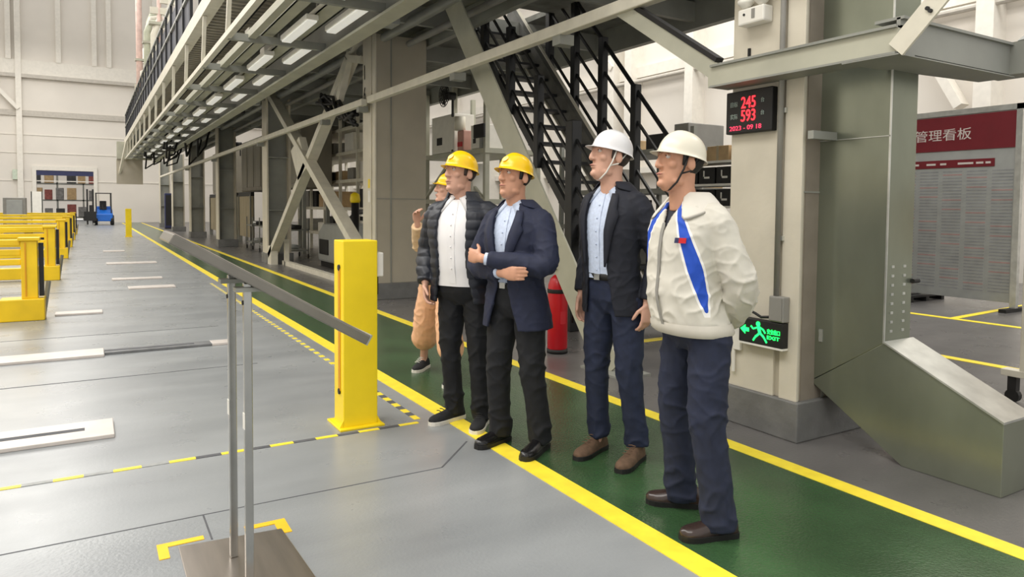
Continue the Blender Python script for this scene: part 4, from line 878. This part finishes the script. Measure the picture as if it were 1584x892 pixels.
def make_shoe(root, heel, toe, m, m_sole, k=1.0, h=0.085, boot=0.0):
    heel = Vector(heel); toe = Vector(toe); d = (toe-heel); L0 = d.length; d.normalize(); r = d.cross(Vector((0, 0, 1)))
    L0 = max(.27, min(.31, L0))*1.0; c = (heel+toe)/2; heel = c-d*L0/2
    prof = [(0.0, .020, .012), (.03, .032, .8), (.12, .036, 1.0), (.26, .036, 1.0), (.40, .037, .86), (.55, .043, .68), (.70, .048, .56), (.84, .046, .48), (.94, .034, .40), (1.0, .014, .25)]
    def shape(mb, z0, z1, grow, flat):
        n = 16; vs = []
        for t, w, hh in prof:
            hh = 1 if flat else max(hh, .2)
            for j in range(n):
                a = 2*math.pi*j/n; x = (w+grow)*math.copysign(abs(math.cos(a))**.8, math.cos(a)); s_ = math.sin(a); z = z0+(z1-z0)*hh*(max(0, s_)**.8 if not flat else (1 if s_ > 0 else 0))
                vs.append(heel+d*(t*L0*(1+grow*.5)-(grow*.3))+r*x+Vector((0, 0, z)))
        fs = [(i*n+j, i*n+(j+1) % n, (i+1)*n+(j+1) % n, (i+1)*n+j) for i in range(len(prof)-1) for j in range(n)]+[tuple(range(n-1, -1, -1)), tuple(range((len(prof)-1)*n, len(prof)*n))]
        mb.add(vs, fs)
    b = MB(); shape(b, .022, .022+h*k, 0, False)
    tube_e(b, [(heel+d*.075*k+Vector((0, 0, .05)), .036, .05), (heel+d*.075*k+Vector((0, 0, .10+boot)), .037, .045), (heel+d*.08*k+Vector((0, 0, .115+boot)), .036, .042)], 14, d)
    s = link_mesh(solidify_mesh(b, .006, 3), 'shoe', m, root)
    b = MB(); shape(b, .0, .028, .004, True); local_build(b, 'sole', m_sole, s, False, .003)
    tb = MB()
    for q in range(4):
        p = heel+d*(.13+.025*q)*k*1.05+Vector((0, 0, .022+h*k*(1.02-.09*q))); tb.tube([p-r*.022, p+Vector((0, 0, .004)), p+r*.022], .003, 6)
    return s, tb
def make_person(name, label, S, origin, face, feet, arms, head_dir, head_pitch, skin, hair, hat, strap, emblem, build):
    ox, oy = origin; phi = math.atan2(-face[0], face[1]); Rz = Matrix.Rotation(-phi, 3, 'Z'); k = S/1.75
    def loc(x, y): return Rz @ Vector((x-ox, y-oy, 0))
    B = Body(S, build.get('width', 1.0), build.get('belly', 0)); V = lambda p: Vector(p)*k
    hd = Rz @ Vector((head_dir[0], head_dir[1], 0)); hy = math.atan2(-hd.x, hd.y)
    Hc = Vector((0, .035, 1.632))*k+Vector(build.get('lean', (0, 0, 0)))
    Mh = Matrix.Translation(Hc) @ Matrix.Rotation(hy, 4, 'Z') @ Matrix.Rotation(head_pitch, 4, 'X') @ Matrix.Scale(k*1.0, 4)
    # legs
    F = [(loc(*h), loc(*t)) for h, t in feet]                      # right foot, left foot (heel, toe)
    mid = sum(((h*.62+t*.38) for h, t in F), Vector())/2; px, py = mid.x*.75, mid.y*.75
    legs = []
    for sgn, (h, t) in zip((1, -1), F):
        hip = Vector((sgn*.088*k+px, py, .90*k)); d = (t-h).normalized(); ank = h+d*.075+Vector((0, 0, .085))
        kn = hip.lerp(ank, .5)+Vector((d.x*.03, d.y*.03+.012, .015)); legs.append((hip, kn, ank, d))
    shift = Vector((px, py, 0)); B.shift = shift
    # skin body : one continuous mesh
    b = MB(); head_mesh(b, Mh)
    rows = [1.0, 1.08, 1.18, 1.28, 1.36, 1.41, 1.45, 1.475]; n = 24; vs = []
    for z in rows: vs += [B.T(2*math.pi*j/n, z*k, -.022) for j in range(n)]
    b.add(vs, [(i*n+j, i*n+(j+1) % n, (i+1)*n+(j+1) % n, (i+1)*n+j) for i in range(len(rows)-1) for j in range(n)]+[tuple(range(n-1, -1, -1)), tuple(range((len(rows)-1)*n, len(rows)*n))])
    tube_e(b, [(Hc+Vector((0, -.05, -.25))*k, .07*k, .06*k), (Hc+Vector((0, -.03, -.12))*k, .054*k, .056*k)], 16)
    for (hip, kn, ank, d) in legs:
        lp = limb_pts([hip+Vector((0, 0, .03)), kn, ank, ank+d*.05-Vector((0, 0, .03))], [.075*k, .05*k, .034*k, .03*k]); b.tube([p for p, r in lp], .05, 12, True, [r for p, r in lp])
    for sgn, A in zip((1, -1), arms):
        sh = V((sgn*.175*B.w, -.01, 1.40)); lp = limb_pts([V((sgn*.1, -.01, 1.40)), sh, V(A['elbow']), V(A['wrist'])], [.05*k, .05*k, .036*k, .026*k]); b.tube([p for p, r in lp], .04, 12, True, [r for p, r in lp])
        hand(b, V(A['wrist'])+Vector(A['dir']).normalized()*.012, A['dir'], A['palm'], A.get('side', sgn), A.get('curl', .35), k, A.get('thumb', .4))
    me = solidify_mesh(b, .0052, 2, 'person')
    # eye sockets and mouth line
    Mi = Mh.inverted()
    def sock(co, nrm):
        q = Mi @ co
        if q.y < .02 or q.z > .09 or q.z < -.13: return 0
        e = 0
        for s_ in (-1, 1): e -= .0075*math.exp(-((q.x-s_*.031)/.014)**2-((q.z-.020)/.0095)**2)
        e -= .003*math.exp(-(q.x/.022)**2-((q.z+.0615)/.0028)**2); return e*k
    displace(me, sock)
    root = link_mesh(me, 'person', skin); root.location = (ox, oy, 0); root.rotation_euler = (0, 0, phi); tag(root, label, 'person')
    make_face(root, Mh, hair, skin); make_hair(root, Mh, hair, build.get('long_hair', False)); hard_hat(root, Mh, hat, strap, emblem, build.get('hat_tilt', .10))
    # trousers
    tr = build['trousers']
    b = MB(); n = 28; rows = [.80, .815, .84, .88, .94, .98, 1.02]; vs = []
    for z in rows:
        for j in range(n):
            p = B.T(2*math.pi*j/n, z*k, .004+tr.get('seat', 0)); q_ = max(0, (.90-z)/.10)
            p = Vector((px+(p.x-px)*(1-.62*q_**1.5), py+(p.y-py)*(1-.35*q_**1.5), p.z))
            vs.append(p)
    b.add(vs, [(i*n+j, i*n+(j+1) % n, (i+1)*n+(j+1) % n, (i+1)*n+j) for i in range(len(rows)-1) for j in range(n)]+[tuple(range(n-1, -1, -1)), tuple(range((len(rows)-1)*n, len(rows)*n))])
    hem = tr.get('hem', .055)
    for (hip, kn, ank, d) in legs:
        end = Vector((ank.x, ank.y, hem))
        lp = limb_pts([hip+Vector((0, 0, .0)), hip.lerp(kn, .4), kn, kn.lerp(ank, .5), end], [tr['r'][0]*k, tr['r'][1]*k, tr['r'][2]*k, tr['r'][3]*k, tr['r'][4]*k]); b.tube([p for p, r in lp], .05, 18, True, [r for p, r in lp])
    me = solidify_mesh(b, .0075, 4, 'trousers'); fa = tr.get('fold', .006); zk = legs[0][1].z
    def fold(co, nrm):
        z = co.z; w = .35+1.0*math.exp(-((z-zk)/.10)**2)+1.2*math.exp(-((z-.13)/.10)**2)+.8*math.exp(-((z-.78*k)/.1)**2)
        q1 = Vector((co.x*8+co.z*6, co.y*8-co.z*5, co.z*5.5))+Vector((3.1*len(name), 1, 2)); q2 = Vector((co.x*9-co.z*7, co.y*9+co.z*4, co.z*7))+Vector((1.7*len(name), 7, 4))
        v = max(0, 1-abs(mnoise.noise(q1))*2.6)**2+.8*max(0, 1-abs(mnoise.noise(q2))*3)**2-.35
        return fa*w*v
    displace(me, fold); link_mesh(me, 'trousers', tr['m'], root)
    # shoes
    for (h, t) in F:
        s, tb = make_shoe(root, h, t, build['shoe'], build['sole'], 1.0, build.get('shoe_h', .085), build.get('boot', 0))
        if build.get('lace'): local_build(tb, 'laces', build['lace'], s)
    # shirt
    if 'shirt' in build:
        b = MB(); rows = [build.get('shirt_low', .93)+i*.045 for i in range(14) if build.get('shirt_low', .93)+i*.045 < 1.46]+[1.47]; vs = []; n = 40
        for z in rows: vs += [B.T(2*math.pi*j/n, z*k, .011) for j in range(n)]
        b.add(vs, [(i*n+j, i*n+(j+1) % n, (i+1)*n+(j+1) % n, (i+1)*n+j) for i in range(len(rows)-1) for j in range(n)])
        me_o = local_build(b, 'shirt', build['shirt'], root); displace(me_o.data, lambda c, q: .004*mnoise.noise(Vector((c.x*9, c.y*9, c.z*16))))
        # placket and buttons
        bt = MB()
        for i in range(6):
            p = B.T(math.pi/2, (1.04+i*.068)*k, .014); bt.tube([p, p+Vector((0, .003, 0))], .0045, 8)
        local_build(bt, 'buttons', build['shirt'], me_o)
        pl = MB()
        zz = [build.get('shirt_low', .93)+.02+i*(1.44-build.get('shirt_low', .93))/10 for i in range(11)]
        vs = [];
        for z in zz:
            for x_ in (-.09, .09): vs.append(B.T(math.pi/2+x_, z*k, .0135))
        pl.add(vs, [(2*i, 2*i+1, 2*i+3, 2*i+2) for i in range(len(zz)-1)]); local_build(pl, 'placket', build['shirt'], me_o)
        # collar: two turned-down points round the neck
        co = MB()
        for s_ in (-1, 1):
            vs = []; m_ = 12
            for i in range(m_+1):
                a = math.pi/2+s_*(.10+(math.pi-.1)*i/m_); dr = max(0, 1-i/(m_*.45))
                top = B.T(a, 1.485*k, .012); low = B.T(a-s_*.0, (1.455-.055*dr)*k, .008+.020*dr); mid_ = B.T(a, 1.50*k, .006)
                if i == 0: low = B.T(math.pi/2+s_*.42, 1.385*k, .022)
                if i == 1: low = B.T(math.pi/2+s_*.55, 1.405*k, .022)
                vs += [mid_, top, low]
            co.add(vs, [(3*i+q, 3*i+q+1, 3*i+q+4, 3*i+q+3) for i in range(m_) for q in (0, 1)])
        cobj = local_build(co, 'collar', build['shirt'], me_o); sm_ = cobj.modifiers.new('solid', 'SOLIDIFY'); sm_.thickness = .004
    if 'belt' in build:
        b = MB(); n = 40; vs = []
        for z, o_ in ((.985, .012), (1.02, .012)):
            vs += [B.T(2*math.pi*j/n, z*k, o_+build['trousers'].get('seat', 0)) for j in range(n)]
        b.add(vs, [(j, (j+1) % n, n+(j+1) % n, n+j) for j in range(n)]); bo = local_build(b, 'belt', build['belt'], root); s_ = bo.modifiers.new('solid', 'SOLIDIFY'); s_.thickness = .006
        p = B.T(math.pi/2, 1.003*k, .016+build['trousers'].get('seat', 0)); local_build(MB().box((p.x-.02, p.y-.002, p.z-.017), (p.x+.02, p.y+.004, p.z+.017)), 'buckle', M_tube, bo, False)
    # jacket: open shell + sleeves, merged
    J = build['jacket']; off = J.get('off', .022); th_ = J.get('thick', .016); b = MB(); n = 44
    zs = [J['hem']+(1.485-J['hem'])*i/22 for i in range(23)]; vs = []; cols_ = n+1
    for inner in (0, 1):
        for z in zs:
            g = lerp_table(J['gap'], z)[0]; fl = J.get('flare', 0)*max(0, (1.0-z)/.25)
            for j in range(cols_):
                a = math.pi/2+g+(2*math.pi-2*g)*j/n
                o2 = off+fl-(th_ if inner else 0)
                if z > 1.42: o2 = max(o2-(z-1.42)*.12, .004 if not inner else -.008)
                p = B.T(a, z*k, o2)
                vs.append(p)
    R_ = len(zs); fs = []; N1 = R_*cols_
    for i in range(R_-1):
        for j in range(n):
            q = (i*cols_+j, i*cols_+j+1, (i+1)*cols_+j+1, (i+1)*cols_+j); fs.append(q); fs.append(tuple(N1+v for v in reversed(q)))
        fs.append((i*cols_, (i+1)*cols_, N1+(i+1)*cols_, N1+i*cols_)); fs.append((i*cols_+n, N1+i*cols_+n, N1+(i+1)*cols_+n, (i+1)*cols_+n))
    for j in range(n): fs.append((j, N1+j, N1+j+1, j+1)); q = (R_-1)*cols_; fs.append((q+j, q+j+1, N1+q+j+1, N1+q+j))
    b.add(vs, fs)
    sr = J.get('sleeve', (.082, .075, .058, .046)); arm_axes = []
    for sgn, A in zip((1, -1), arms):
        sh = V((sgn*.170*B.w, -.012, 1.385)); el = V(A['elbow']); wr = V(A['wrist']); wr = el.lerp(wr, J.get('cuff', .97))
        b_in = V((sgn*.10, -.014, 1.40)); lp = limb_pts([b_in, sh, sh.lerp(el, .5), el, el.lerp(wr, .5), wr], [.06*k, sr[0]*k, sr[1]*k, sr[2]*1.08*k, sr[2]*k, sr[3]*k], 4)
        b.tube([p for p, r in lp], .05, 18, True, [r for p, r in lp]); arm_axes.append((sh, el, wr))
    me = solidify_mesh(b, J.get('voxel', .0065), J.get('smooth', 4), 'jacket')
    fa = J.get('fold', .005); quilt = J.get('quilt', 0)
    def jf(co, nrm):
        w = .5
        for sh, el, wr in arm_axes: w += 1.0*math.exp(-((co-el).length/.11)**2)+.5*math.exp(-((co-sh).length/.10)**2)
        w += .7*math.exp(-((co.z-1.02*k)/.08)**2)
        q1 = Vector((co.x*7+co.z*6, co.y*8, co.z*8-co.x*5))+Vector((len(name)*1.7, 5, 9)); q2 = Vector((co.x*11-co.z*5, co.y*10, co.z*12+co.x*6))+Vector((len(name)*2.3, 2, 6))
        v = max(0, 1-abs(mnoise.noise(q1))*2.6)**2+.8*max(0, 1-abs(mnoise.noise(q2))*3)**2-.35
        r_ = fa*w*v
        if quilt: r_ += quilt*(abs(math.sin(math.pi*co.z/.062))**.6-.6)
        return r_
    displace(me, jf)
    jk = link_mesh(me, J.get('name', 'jacket'), J['m'], root)
    if 'paint' in J: J['paint'](me, B, k)
    if J.get('collar'):
        co = MB(); vs = []; m_ = 26
        for i in range(m_+1):
            a = math.pi/2+J.get('collar_gap', .35)+(2*math.pi-2*J.get('collar_gap', .35))*i/m_; e = min(i, m_-i)/m_*2; ty = J['collar']
            if ty == 'stand': vs += [B.T(a, 1.455*k, .022), B.T(a, 1.485*k, .026), B.T(a, 1.525*k, .03)]
            else:
                dr_ = max(0, 1-e*2.4); low = (1.435-.065*dr_ if ty == 'shirt' else 1.44+.03*dr_); o5 = .038+(.016*dr_ if ty == 'shirt' else -.010*dr_); vs += [B.T(a, 1.508*k, .014), B.T(a, 1.497*k, .028), B.T(a, low*k, o5)]
        co.add(vs, [(3*i+q, 3*i+q+1, 3*i+q+4, 3*i+q+3) for i in range(m_) for q in (0, 1)]); c_ = local_build(co, 'jacket_collar', J.get('collar_m', J['m']), jk); s_ = c_.modifiers.new('solid', 'SOLIDIFY'); s_.thickness = .008; s2 = c_.modifiers.new('sub', 'SUBSURF'); s2.levels = s2.render_levels = 1
    if J.get('lapel'):
        zb, zt, wmax = J['lapel']
        for s_ in (-1, 1):
            vs = []; m_ = 14
            for i in range(m_+1):
                t = i/m_; z = zb+(zt-zb)*t; g = lerp_table(J['gap'], z)[0]
                w = wmax*(min(1, t/.72)**.8 if t < .72 else (1 if t < .74 else .62+.2*(1-t)))
                a0 = math.pi/2+s_*(g-.06); a1 = math.pi/2+s_*(g+w)
                o_ = off+.010; o_ = o_-max(0, z-1.40)*.10
                vs += [B.T(a0, z*k, o_), B.T((a0+a1)/2, z*k, o_+.004), B.T(a1, z*k, o_+.002)]
            lb_ = MB().add(vs, [(3*i+q, 3*i+q+1, 3*i+q+4, 3*i+q+3) for i in range(m_) for q in (0, 1)]); l_ = local_build(lb_, 'lapel', J['m'], jk); q_ = l_.modifiers.new('solid', 'SOLIDIFY'); q_.thickness = .006; q_.offset = 0
    if J.get('cuffs'):
        for sgn, A in zip((1, -1), arms):
            el = V(A['elbow']); wr = V(A['wrist']); d = (wr-el).normalized(); c0 = el+(wr-el)*J.get('cuff', .97)
            local_build(MB().tube([c0-d*.03, c0+d*.018*k], .036*k, 16), 'shirt_cuff', J['cuffs'], root)
    return root, B, k
M_shirtw = mat('shirt_white', (238, 236, 236), 0.7, var=0.03); M_shirtb = mat('shirt_light_blue', (196, 208, 230), 0.7, var=0.06, scale=60)
M_suit = mat('suit_navy', (28, 34, 58), 0.75, var=0.1, scale=30, bump=0.1, bscale=300); M_suitk = mat('suit_dark', (23, 26, 38), 0.75, var=0.1, scale=30, bump=0.1, bscale=300)
M_puff = mat('puffer_fabric', (30, 34, 44), 0.5, var=0.1, scale=20); M_tblack = mat('trousers_black', (18, 20, 25), 0.8, var=0.15, scale=25); M_tnavy = mat('trousers_navy', (27, 34, 56), 0.8, var=0.12, scale=25); M_tchino = mat('trousers_blue', (32, 40, 64), 0.8, var=0.12, scale=25)
M_shoeb = mat('leather_black', (22, 21, 22), 0.25, var=0.1); M_suede = mat('suede_brown', (98, 76, 58), 0.85, var=0.15, scale=30); M_shoebr = mat('leather_brown', (54, 42, 38), 0.22, var=0.12); M_solew = mat('sole_white', (222, 218, 208), 0.6, var=0.03); M_canvas = mat('canvas_black', (24, 25, 28), 0.8, var=0.1)
M_coat = mat('coat_beige', (214, 184, 146), 0.8, var=0.06, scale=20); M_peach = mat('trousers_peach', (226, 176, 138), 0.8, var=0.06, scale=20); M_blackfab = mat('black_fabric', (26, 26, 30), 0.7, var=0.1)
down = lambda s: dict(elbow=(s*.262, -.05, 1.12), wrist=(s*.265, .05, .88), dir=(s*.02, .12, -1), palm=(-s, .15, 0), curl=.3)
# man one: black puffer vest-jacket over white shirt
make_person('p_one', 'man in yellow helmet and open black quilted jacket over a white shirt', 1.775, (2.075, 4.12), (-.79, -.555), [((2.19, 4.31), (1.905, 4.24)), ((2.27, 4.15), (2.075, 3.93))],
    [dict(elbow=(.30, -.09, 1.14), wrist=(.235, .06, .93), dir=(-.25, .25, -1), palm=(-1, -.2, 0), curl=.5), dict(elbow=(-.275, -.06, 1.13), wrist=(-.27, .06, .90), dir=(-.03, .15, -1), palm=(1, .1, 0), curl=.35)],
    (-.918, -.24), .12, M_skin, M_hairg, M_hatY, None, True,
    dict(width=1.04, shirt=M_shirtw, shirt_low=.925, trousers=dict(m=M_tblack, r=(.098, .09, .068, .062, .066), fold=.0065), shoe=M_canvas, sole=M_solew, lace=M_rub,
         jacket=dict(name='quilted_jacket', m=M_puff, hem=.82, gap=[(.8, .62), (1.0, .52), (1.25, .46), (1.40, .40), (1.5, .55)], off=.032, thick=.02, quilt=.006, fold=.004, sleeve=(.09, .082, .068, .052), collar='stand', collar_gap=.6, flare=.015)))
# man two: navy blazer, arms folded
r_, B_, k_ = make_person('p_two_', 'man in yellow helmet and navy blazer standing with folded arms', 1.735, (2.165, 3.58), (-.936, -.36), [((2.225, 3.755), (1.96, 3.69)), ((2.36, 3.535), (2.09, 3.37))],
    [dict(elbow=(.275, .06, 1.10), wrist=(-.05, .205, 1.085), dir=(-1, .05, .02), palm=(0, -1, 0), curl=.25), dict(elbow=(-.285, .07, 1.12), wrist=(.065, .245, 1.165), dir=(1, -.18, .12), palm=(0, -1, -.1), curl=.45)],
    (-.96, -.26), .14, M_skin2, M_hairb, M_hatY, None, True,
    dict(width=.98, shirt=M_shirtb, shirt_low=.99, trousers=dict(m=M_tblack, r=(.10, .094, .075, .068, .070), fold=.0065), shoe=M_shoeb, sole=M_rub, belt=M_rub,
         jacket=dict(name='blazer', m=M_suit, hem=.745, gap=[(.74, .5), (.85, .34), (1.0, .16), (1.15, .16), (1.30, .28), (1.42, .42), (1.5, .6)], off=.024, lapel=(1.05, 1.44, .34), collar='turn', collar_gap=.75, sleeve=(.080, .074, .062, .046), cuff=.90, cuffs=M_shirtb, flare=.02)))
# man three: dark blazer, light blue shirt, white helmet
make_person('p_three__', 'tall man in white helmet, dark open blazer and light blue shirt', 1.855, (2.55, 3.17), (-1.0, -.19), [((2.66, 3.345), (2.36, 3.235)), ((2.745, 3.105), (2.44, 2.955))],
    [dict(elbow=(.238, -.09, 1.12), wrist=(.215, .0, .89), dir=(0, .1, -1), palm=(-1, 0, 0), curl=.4), dict(elbow=(-.238, -.10, 1.12), wrist=(-.212, -.04, .88), dir=(0, .1, -1), palm=(1, 0, 0), curl=.4)],
    (-1.04, .17), .17, M_skin, M_hairg, M_hatW, M_white, False,
    dict(width=.88, shirt=M_shirtb, shirt_low=.995, belt=M_rub, trousers=dict(m=M_tchino, r=(.096, .088, .068, .06, .062), fold=.0065, hem=.10), shoe=M_suede, sole=M_rub, boot=.03, lace=M_suede,
         jacket=dict(name='blazer', m=M_suitk, hem=.80, gap=[(.78, .55), (.9, .46), (1.05, .38), (1.25, .36), (1.40, .42), (1.5, .6)], off=.024, lapel=(1.06, 1.44, .32), collar='turn', collar_gap=.7, sleeve=(.074, .067, .056, .045), flare=.005)))
# man four: cream work jacket with blue side panels
def jacket_paint(me, B, k):
    at_ = me.attributes.new('panel', 'FLOAT', 'POINT')
    tab = [(.96, 78, 0), (1.0, 76, 3.5), (1.06, 72, 8), (1.16, 62, 10.5), (1.28, 49, 8.5), (1.36, 41, 7), (1.43, 32, 5.5), (1.50, 24, 4)]
    for i, v in enumerate(me.vertices):
        z = v.co.z/k; d = .05; th = 90-abs(math.degrees(math.atan2(v.co.y-.005, abs(v.co.x))))
        if v.co.y > 0 and .95 < z < 1.475:
            c, w = lerp_table(tab, z); d = (abs(th-c)-w)*.0034
            if z < .985: d = max(d, (.985-z)*.6)
        at_.data[i].value = d
def panel_mat():
    m = mat('work_jacket', (206, 202, 190), 0.7, var=0.04, scale=10); nt = m.node_tree; N = nt.nodes; L = nt.links; b = N['Principled BSDF']; src = b.inputs['Base Color'].links[0].from_socket
    a = N.new('ShaderNodeAttribute'); a.attribute_name = 'panel'
    g1 = N.new('ShaderNodeMath'); g1.operation = 'LESS_THAN'; g1.inputs[1].default_value = .012; L.new(a.outputs['Fac'], g1.inputs[0])
    g2 = N.new('ShaderNodeMath'); g2.operation = 'LESS_THAN'; g2.inputs[1].default_value = 0.0; L.new(a.outputs['Fac'], g2.inputs[0])
    m1 = N.new('ShaderNodeMix'); m1.data_type = 'RGBA'; L.new(g1.outputs[0], m1.inputs[0]); L.new(src, m1.inputs[6]); m1.inputs[7].default_value = s2l((240, 238, 234))+(1,)
    m2 = N.new('ShaderNodeMix'); m2.data_type = 'RGBA'; L.new(g2.outputs[0], m2.inputs[0]); L.new(m1.outputs[2], m2.inputs[6]); m2.inputs[7].default_value = s2l((28, 78, 190))+(1,)
    L.new(m2.outputs[2], b.inputs['Base Color']); return m
M_work = panel_mat(); M_workp = mat('work_collar', (218, 213, 202), 0.7, var=0.04)
root4, B4, k4 = make_person('p_four____', 'man in cream helmet and cream work jacket with blue panels, hands behind his back', 1.77, (2.362, 2.385), (-1.0, .08), [((2.515, 2.44), (2.35, 2.595)), ((2.44, 2.14), (2.20, 2.225))],
    [dict(elbow=(.238, -.10, 1.11), wrist=(.06, -.205, .92), dir=(-1, -.1, -.25), palm=(0, 1, 0), curl=.5), dict(elbow=(-.238, -.10, 1.09), wrist=(-.06, -.215, .91), dir=(1, -.1, -.25), palm=(0, 1, 0), curl=.5)],
    (-1.06, .2), .12, M_skin2, M_hairb, M_hatC, M_rub, False,
    dict(width=.90, belly=.026, lean=(0, .03, 0), shirt=mat('undershirt_dark', (40, 42, 52), .8), shirt_low=1.2, trousers=dict(m=M_tnavy, r=(.095, .092, .080, .072, .074), fold=.0065, hem=.04, seat=.004), shoe=M_shoebr, sole=M_rub,
         jacket=dict(name='work_jacket', m=M_work, hem=.885, gap=[(.8, .0), (1.33, .0), (1.40, .12), (1.45, .32), (1.5, .5)], off=.034, collar='shirt', collar_gap=.42, collar_m=M_workp, sleeve=(.080, .076, .067, .05), voxel=.006, fold=.0075, paint=jacket_paint, cuff=.95)))
jk4 = [c for c in root4.children if c.name.startswith('work_jacket')][0]
M_wj = mat('jacket_plain', (200, 195, 183), 0.7, var=0.05, scale=10)
b = MB(); n = 44; vs = []
for z, o_ in ((.872, .030), (.885, .043), (.91, .043), (.928, .038)): vs += [B4.T(2*math.pi*j/n, z*k4, o_) for j in range(n)]
b.add(vs, [(i*n+j, i*n+(j+1) % n, (i+1)*n+(j+1) % n, (i+1)*n+j) for i in range(3) for j in range(n)]); local_build(b, 'waistband', M_wj, jk4)
b = MB(); vs = []; zz = [.895+i*.043 for i in range(12)]
for z in zz:
    for da in (-.03, .03): vs.append(B4.T(math.pi/2+da, z*k4, .041))
b.add(vs, [(2*i, 2*i+1, 2*i+3, 2*i+2) for i in range(len(zz)-1)]); local_build(b, 'zip', M_grey, jk4)
p = B4.T(math.pi/2-(-.62), 1.29*k4, .045)
for i, (mm, w) in enumerate(((M_navy, .018), (M_red, .030))):
    a0 = math.pi/2+.40+i*.10; vs = [B4.T(a0+da, z*k4, .047) for z in (1.282, 1.305) for da in (0, w/.16)]
    o = MB().add(vs, [(0, 1, 3, 2)]); q = local_build(o, 'chest_badge', mm, jk4, False); s_ = q.modifiers.new('solid', 'SOLIDIFY'); s_.thickness = .004
# woman behind the first man
make_person('p_five_____', 'dark-haired person in yellow helmet and beige coat half hidden behind the quilted jacket', 1.70, (2.61, 5.40), (-.85, -.35), [((2.60, 5.84), (2.40, 5.66)), ((2.58, 5.22), (2.42, 5.06))],
    [dict(elbow=(.255, .10, 1.12), wrist=(.13, .27, 1.33), dir=(-.1, .25, 1), palm=(-1, .1, 0), curl=.6), dict(elbow=(-.24, .04, 1.10), wrist=(-.10, .22, 1.16), dir=(.6, .5, .5), palm=(.3, 0, 1), curl=.5)],
    (-.95, .22), .16, M_skin, M_hairb, M_hatY, None, False,
    dict(width=.92, shirt=M_blackfab, shirt_low=.98, long_hair=True, trousers=dict(m=M_peach, r=(.10, .105, .108, .115, .118), fold=.005, hem=.29), shoe=M_canvas, sole=M_solew, lace=M_solew,
         jacket=dict(name='coat', m=M_coat, hem=.80, gap=[(.74, .3), (1.2, .25), (1.40, .35), (1.5, .6)], off=.024, sleeve=(.08, .076, .066, .052), collar='shirt', collar_gap=.5, collar_m=M_blackfab)))
